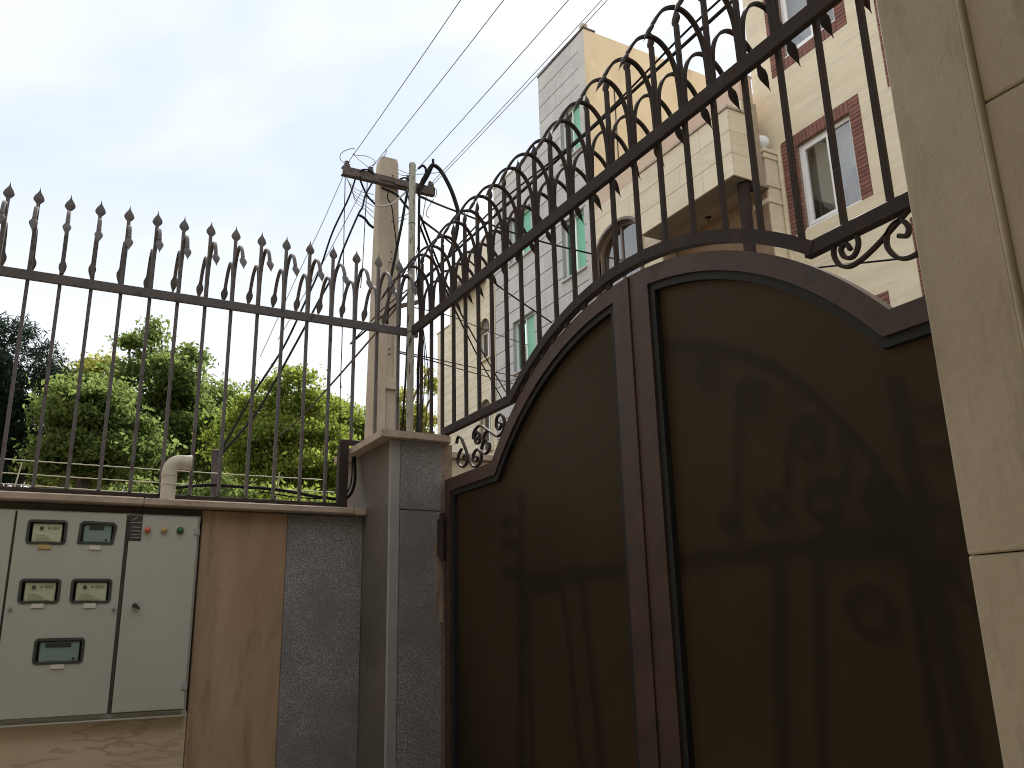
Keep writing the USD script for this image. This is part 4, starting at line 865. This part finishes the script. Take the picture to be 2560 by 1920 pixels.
ev = Polygon([(XF - .55 * math.sin(t), 18.35 - .95 * math.cos(t)) for t in np.linspace(0, math.pi, 20)])
obj('eave', ext(ev, 9.78, 9.90, 'xy'), 'soffit', fh, label='rounded concrete eave over the upper window')
obj('parapet_coping', bx(XF - .02, XF + .3, 19.56, FY1 + .02, 9.322, 9.36, .004), 'coping', fh)
for k, ap in enumerate(fw):
    a, c, b, d = ap.bounds; r = (b - a) / 2; zc = d - r
    sq = sbox(a, c, b, zc); fan = ap.difference(sbox(a, c - 1, b, zc))
    wi = obj('window', ext(ap.difference(ap.buffer(-.03)).union(sbox((a + b) / 2 - .02, c, (a + b) / 2 + .02, zc)).union(sbox(a, zc - .025, b, zc + .015)).intersection(ap), XF + .10, XF + .14, 'yz'), 'upvc', fh)
    obj('pane', ext(ap.buffer(-.03), XF + .115, XF + .12, 'yz'), 'pane', wi)
    obj('surround', ext(ap.buffer(.05).difference(ap).difference(sbox(a - 1, c - 1, b + 1, c)), XF - .02, XF + .04, 'yz'), 'stone_cream', wi)
    for tdeg in range(10, 180, 20):
        t = math.radians(tdeg); p0 = ((a + b) / 2 + .04 * math.cos(t), zc + .03 + .04 * math.sin(t)); p1 = ((a + b) / 2 + (r - .02) * math.cos(t), zc + (r - .02) * math.sin(t))
        obj('lattice_rib', ext(LineString([p0, p1]).buffer(.013), XF + .05, XF + .08, 'yz'), 'lattice', wi)
    obj('fan_back', ext(fan.buffer(-.01), XF + .16, XF + .17, 'yz'), 'lattice', wi)
    obj('sill', bx(XF - .06, XF + .04, a - .06, b + .06, c - .045, c, .004), 'stone_cream', wi)
    obj('curtain', bx(XF + .22, XF + .225, a, b, c, zc), 'frame_grey', wi)

# ------------------------------------------------------------------ house behind the courtyard (seen in the gate's sheen)
hv = thing('courtyard_house', 'beige stone house with arches and a balcony, facing the gate across the courtyard', 'building')
HX = -6.0
arches = []
for yc in (-1.6, 1.0, 3.4):
    arches.append(Polygon([(yc - .8, 0.1), (yc - .8, 2.0)] + [(yc + .8 * math.cos(t), 2.0 + .7 * math.sin(t)) for t in np.linspace(math.pi, 0, 16)] + [(yc + .8, 0.1)]))
    arches.append(Polygon([(yc - .75, 3.5), (yc - .75, 5.3)] + [(yc + .75 * math.cos(t), 5.3 + .75 * math.sin(t)) for t in np.linspace(math.pi, 0, 16)] + [(yc + .75, 3.5)]))
obj('wall', ext(sbox(-8, 0, 7.5, 8.6).difference(unary_union(arches)), HX - .35, HX, 'yz'), 'house_stone', hv)
for a_ in arches:
    wi = obj('window', ext(a_.difference(a_.buffer(-.08)), HX - .2, HX - .12, 'yz'), 'frame_brown', hv)
    obj('pane', ext(a_.buffer(-.08), HX - .17, HX - .16, 'yz'), 'house_dark', wi)
obj('balcony', bx(HX, HX + 1.3, -3.0, 4.4, 3.05, 3.25, .01), 'house_stone', hv)
obj('balustrade_rail', bx(HX + 1.16, HX + 1.28, -3.0, 4.4, 4.05, 4.14, .01), 'house_stone', hv)
bal = [(.035, 0), (.06, .02), (.04, .10), (.075, .28), (.06, .42), (.03, .60), (.05, .74), (.035, .80)]
for i in range(30): obj('baluster', lathe(bal, 10, (HX + 1.22, -2.85 + .245 * i, 3.25)), 'house_stone', hv, smooth=40)
for y in (-2.8, -.3, 2.2, 4.2): obj('column', lathe([(.22, 0), (.22, .15), (.16, .2), (.14, 2.75), (.2, 2.85), (.22, 3.05)], 16, (HX + 1.1, y, 0.0)), 'house_stone', hv, smooth=40)
sh_ = thing('side_house', 'beige neighbouring house with a wide arched window, standing left of the street wall', 'building')
big = Polygon([(9.7 + 2.6 * math.cos(t), 4.5 + 2.5 * math.sin(t)) for t in np.linspace(math.pi, 0, 40)])
lows = [sbox(8.0, .6, 9.1, 3.3), sbox(9.6, .6, 10.7, 3.3), sbox(13, 4.6, 14.2, 6.6), sbox(15.5, 4.6, 16.7, 6.6), sbox(18, 4.6, 19.2, 6.6), sbox(12.2, .2, 13.4, 2.6), sbox(15.5, 1, 16.7, 3)]
obj('wall', ext(sbox(7.6, 0, 26, 11.5).difference(unary_union([big] + lows)), HX - .3, HX, 'yz'), 'house_stone', sh_)
wi = obj('window', ext(big.difference(big.buffer(-.16)), HX - .15, HX + .04, 'yz'), 'frame_brown', sh_)
obj('pane', ext(big.buffer(-.16), HX - .12, HX - .11, 'yz'), 'house_stone', wi)
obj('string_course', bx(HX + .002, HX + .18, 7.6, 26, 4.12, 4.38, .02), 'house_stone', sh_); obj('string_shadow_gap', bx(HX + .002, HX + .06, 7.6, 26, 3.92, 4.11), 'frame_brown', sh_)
for l_ in lows:
    wi = obj('window', ext(l_.difference(l_.buffer(-.07, join_style=2)), HX - .1, HX + .03, 'yz'), 'frame_brown', sh_); obj('pane', ext(l_.buffer(-.07, join_style=2), HX - .08, HX - .07, 'yz'), 'house_dark', wi)
for y in (7.7, 11.5, 12.0, 14.8, 17.4, 20, 23): obj('pier', bx(HX + .002, HX + .16, y, y + .28, 0, 3.9), 'house_stone', sh_)
bw = thing('rear_courtyard_wall', 'beige rendered wall closing the courtyard behind the photographer', 'wall')
obj('wall_face', bx(-6, 1.3, -4.3, -4.0, 0, 6.5), 'house_stone', bw)
obj('wall_coping', bx(-6, 1.3, -4.35, -3.95, 6.502, 6.55, .005), 'coping', bw)

cn = thing('entrance_canopy', 'flat concrete canopy overhead, projecting from the courtyard house over the photographer', 'canopy')
obj('canopy_slab', bx(-6, 1.285, -4, 1.20, 4.65, 4.95, .01), 'soffit', cn)
obj('canopy_fascia', bx(-6, 1.285, 1.203, 1.25, 4.60, 5.10, .01), 'house_stone', cn)

# ------------------------------------------------------------------ trees
def leaf_quads(centers, size, r_, droop=.5, aspect=.5, up=0.25):
    n = len(centers)
    d = r_.normal(size=(n, 3)); d[:, 2] -= droop; d /= np.linalg.norm(d, axis=1, keepdims=True)
    nrm = r_.normal(size=(n, 3)); nrm[:, 2] += up * 3; s = np.cross(d, nrm); s /= np.maximum(np.linalg.norm(s, axis=1, keepdims=True), 1e-6)
    L = (size * (0.65 + .7 * r_.random(n)))[:, None]; W = L * aspect
    n2 = np.cross(s, d)
    base = centers - d * L * .5
    v0, v1, v2, v3 = base, centers + s * W * .5 - n2 * L * .06, centers + d * L * .5, centers - s * W * .5 - n2 * L * .06
    V = np.stack([v0, v1, v2, v3], 1).reshape(-1, 3); i = np.arange(n) * 4
    F = np.concatenate([np.stack([i, i + 1, i + 2], 1), np.stack([i, i + 2, i + 3], 1)])
    return trimesh.Trimesh(V, F, process=False)
def tree(name, label, base, height, lobes, nclump, leaf, leafsize, m_, seed, group=None, clump_r=(.25, .5), droop=.5, aspect=.5, trunk_r=.16, lpc=None):
    """lobes: (dx, dy, z, rx, ry, rz) ellipsoids that the crown fills"""
    r_ = np.random.default_rng(seed)
    t = thing(name, label, 'tree', group)
    bx_, by_ = base
    lob = np.array(lobes, float); vol = (lob[:, 3] * lob[:, 4] * lob[:, 5]); pr = vol / vol.sum()
    top = max(l[2] for l in lobes)
    tk = spline([(bx_, by_, 0), (bx_ + .05, by_, height * .3), (bx_ - .06, by_ + .05, height * .55), (bx_ + .04, by_, height * .8)], 4)
    parts = [tube(tk, np.linspace(trunk_r, trunk_r * .35, len(tk)), 9)]
    clumps = []
    for li, k in enumerate(np.maximum((pr * nclump * .75).astype(int), 4)):
        l = lob[li]
        for _ in range(k):
            d = r_.normal(size=3); d /= np.linalg.norm(d); rad = (.35 + .65 * r_.random()) if r_.random() < .35 else (.75 + .3 * r_.random() + (.25 if r_.random() < .1 else 0))
            rad *= .60 + .88 * float(meshkit.noise(d * 1.9 + li * 7.7 + seed, seed))
            clumps.append((np.array([bx_ + l[0], by_ + l[1], l[2]]) + d * l[3:6] * rad, r_.uniform(*clump_r) * .84))
        c = np.array([bx_ + l[0], by_ + l[1], l[2]]); s = tk[min(int(len(tk) * min(l[2] / height, .95) * .85), len(tk) - 1)]
        parts.append(tube(spline([s, (s + c) / 2 + r_.normal(size=3) * .1, c], 4), np.linspace(trunk_r * .4, .02, 9), 6))
        for _ in range(5):
            cc, _r = clumps[-1 - r_.integers(0, k)]
            parts.append(tube(spline([c, (c + cc) / 2 + r_.normal(size=3) * .06, cc], 3), np.linspace(.022, .008, 7), 5))
    obj('trunk', parts, 'bark', t, smooth=50)
    per = max(int(leaf * 2.1 / len(clumps)), 3); C = []
    for c, rr in clumps:
        p_ = r_.normal(size=(per, 3)) * np.array([1, 1, .48]) * rr * .58
        C.append(c + p_)
    C = np.vstack(C)
    obj('crown', leaf_quads(C, leafsize * .64, r_, droop, aspect), m_, t)
    return t
def TX(u, v, y): q = at(u, v, 'y', y); return q
def lobes_from(y, base_x, lst):
    """lobes given by measured centre and half sizes, at depth y"""
    out = []
    for (u_, v_, ru_, rv_) in lst:
        c = at(u_, v_, 'y', y); e = at(u_ + ru_, v_, 'y', y); f2 = at(u_, v_ - rv_, 'y', y)
        out.append((c[0] - base_x, rng.uniform(-.3, .3), c[2], abs(e[0] - c[0]), abs(e[0] - c[0]) * .9, abs(f2[2] - c[2])))
    return out
def mk(name, label, y, ub, lst, nclump, leaf, size, m_, seed, **kw):
    b = at(ub, 1000, 'y', y); lb = lobes_from(y, b[0], lst); h = max(l[2] + l[5] for l in lb)
    return tree(name, label, (b[0], y), h, lb, nclump, leaf, size, m_, seed, **kw)
mk('pine_tree', 'dark green pine standing leftmost behind the fence', 17.0, 5, [(10, 745, 70, 55), (-60, 860, 120, 110), (50, 830, 75, 75), (110, 800, 30, 22), (20, 930, 105, 80), (-70, 1000, 110, 60), (60, 990, 40, 40)], 330, 17000, .16, 'leaf_pine', 11, clump_r=(.2, .42), droop=.1, aspect=.22, trunk_r=.22)
mk('broadleaf_tree', 'tallest green broadleaf tree, its tip rising alone mid-fence', 18.0, 345, [(330, 722, 22, 24), (335, 770, 45, 28), (395, 775, 26, 18), (275, 745, 18, 8), (355, 830, 75, 42), (270, 815, 35, 22), (390, 900, 75, 55), (320, 930, 95, 70), (440, 960, 60, 70), (330, 1010, 110, 40)], 300, 15000, .17, 'leaf_green', 12, clump_r=(.22, .42))
mk('broadleaf_tree', 'green broadleaf tree between the pine and the tallest tree', 15.0, 190, [(160, 890, 75, 55), (230, 900, 70, 60), (130, 980, 60, 45), (220, 985, 95, 50), (290, 960, 50, 50), (170, 830, 45, 25)], 260, 13000, .15, 'leaf_green', 13, clump_r=(.2, .4))
mk('broadleaf_tree', 'yellow-green sunlit tree top showing behind the others at left', 23.0, 200, [(190, 810, 55, 28), (150, 850, 70, 40), (235, 850, 50, 45), (200, 900, 80, 40), (185, 785, 22, 14)], 200, 8000, .17, 'leaf_yellow', 14, clump_r=(.25, .45))
mk('broadleaf_tree', 'bright green tree right of centre behind the fence', 16.0, 625, [(620, 850, 45, 38), (560, 900, 65, 50), (660, 900, 60, 55), (600, 970, 90, 60), (690, 980, 60, 60), (520, 960, 50, 60), (620, 1040, 110, 50), (640, 815, 22, 14)], 330, 17000, .14, 'leaf_bright', 15, clump_r=(.2, .4))
mk('broadleaf_tree', 'bright green tree close behind the concrete pole', 18.0, 745, [(740, 885, 40, 40), (720, 940, 55, 55), (770, 960, 45, 60), (740, 1020, 70, 50)], 200, 9000, .15, 'leaf_bright', 16, clump_r=(.2, .4))
mk('broadleaf_tree', 'green tree filling the gap between tallest and right-hand tree', 20.0, 470, [(500, 862, 45, 36), (455, 885, 40, 40), (470, 930, 60, 55), (520, 950, 60, 60), (480, 1020, 90, 50)], 220, 10000, .16, 'leaf_green', 17, clump_r=(.22, .42))
mk('broadleaf_tree', 'yellow-green tree right of the concrete pole', 22.0, 880, [(880, 880, 26, 40), (925, 900, 22, 40), (870, 930, 45, 40), (920, 800, 12, 40), (935, 850, 14, 30)], 110, 3400, .17, 'leaf_yellow', 18, clump_r=(.18, .34))
mk('broadleaf_tree', 'low leafy tree along the foot of the row, at the far left', 21.0, 60, [(40, 1010, 60, 25), (110, 1030, 50, 30), (180, 1040, 60, 25)], 90, 3000, .16, 'leaf_yellow', 19, clump_r=(.2, .38))
mk('shrub', 'low green shrub filling the gap under the tree crowns beside the vent pipe', 14.0, 380, [(320, 1085, 80, 32), (420, 1080, 70, 34), (500, 1085, 70, 30)], 90, 3600, .14, 'leaf_green', 21, clump_r=(.18, .34), trunk_r=.06)
mk('shrub', 'low bright green shrub at the foot of the right-hand trees', 13.5, 640, [(590, 1095, 70, 28), (680, 1095, 60, 30)], 70, 2800, .14, 'leaf_bright', 22, clump_r=(.18, .34), trunk_r=.06)
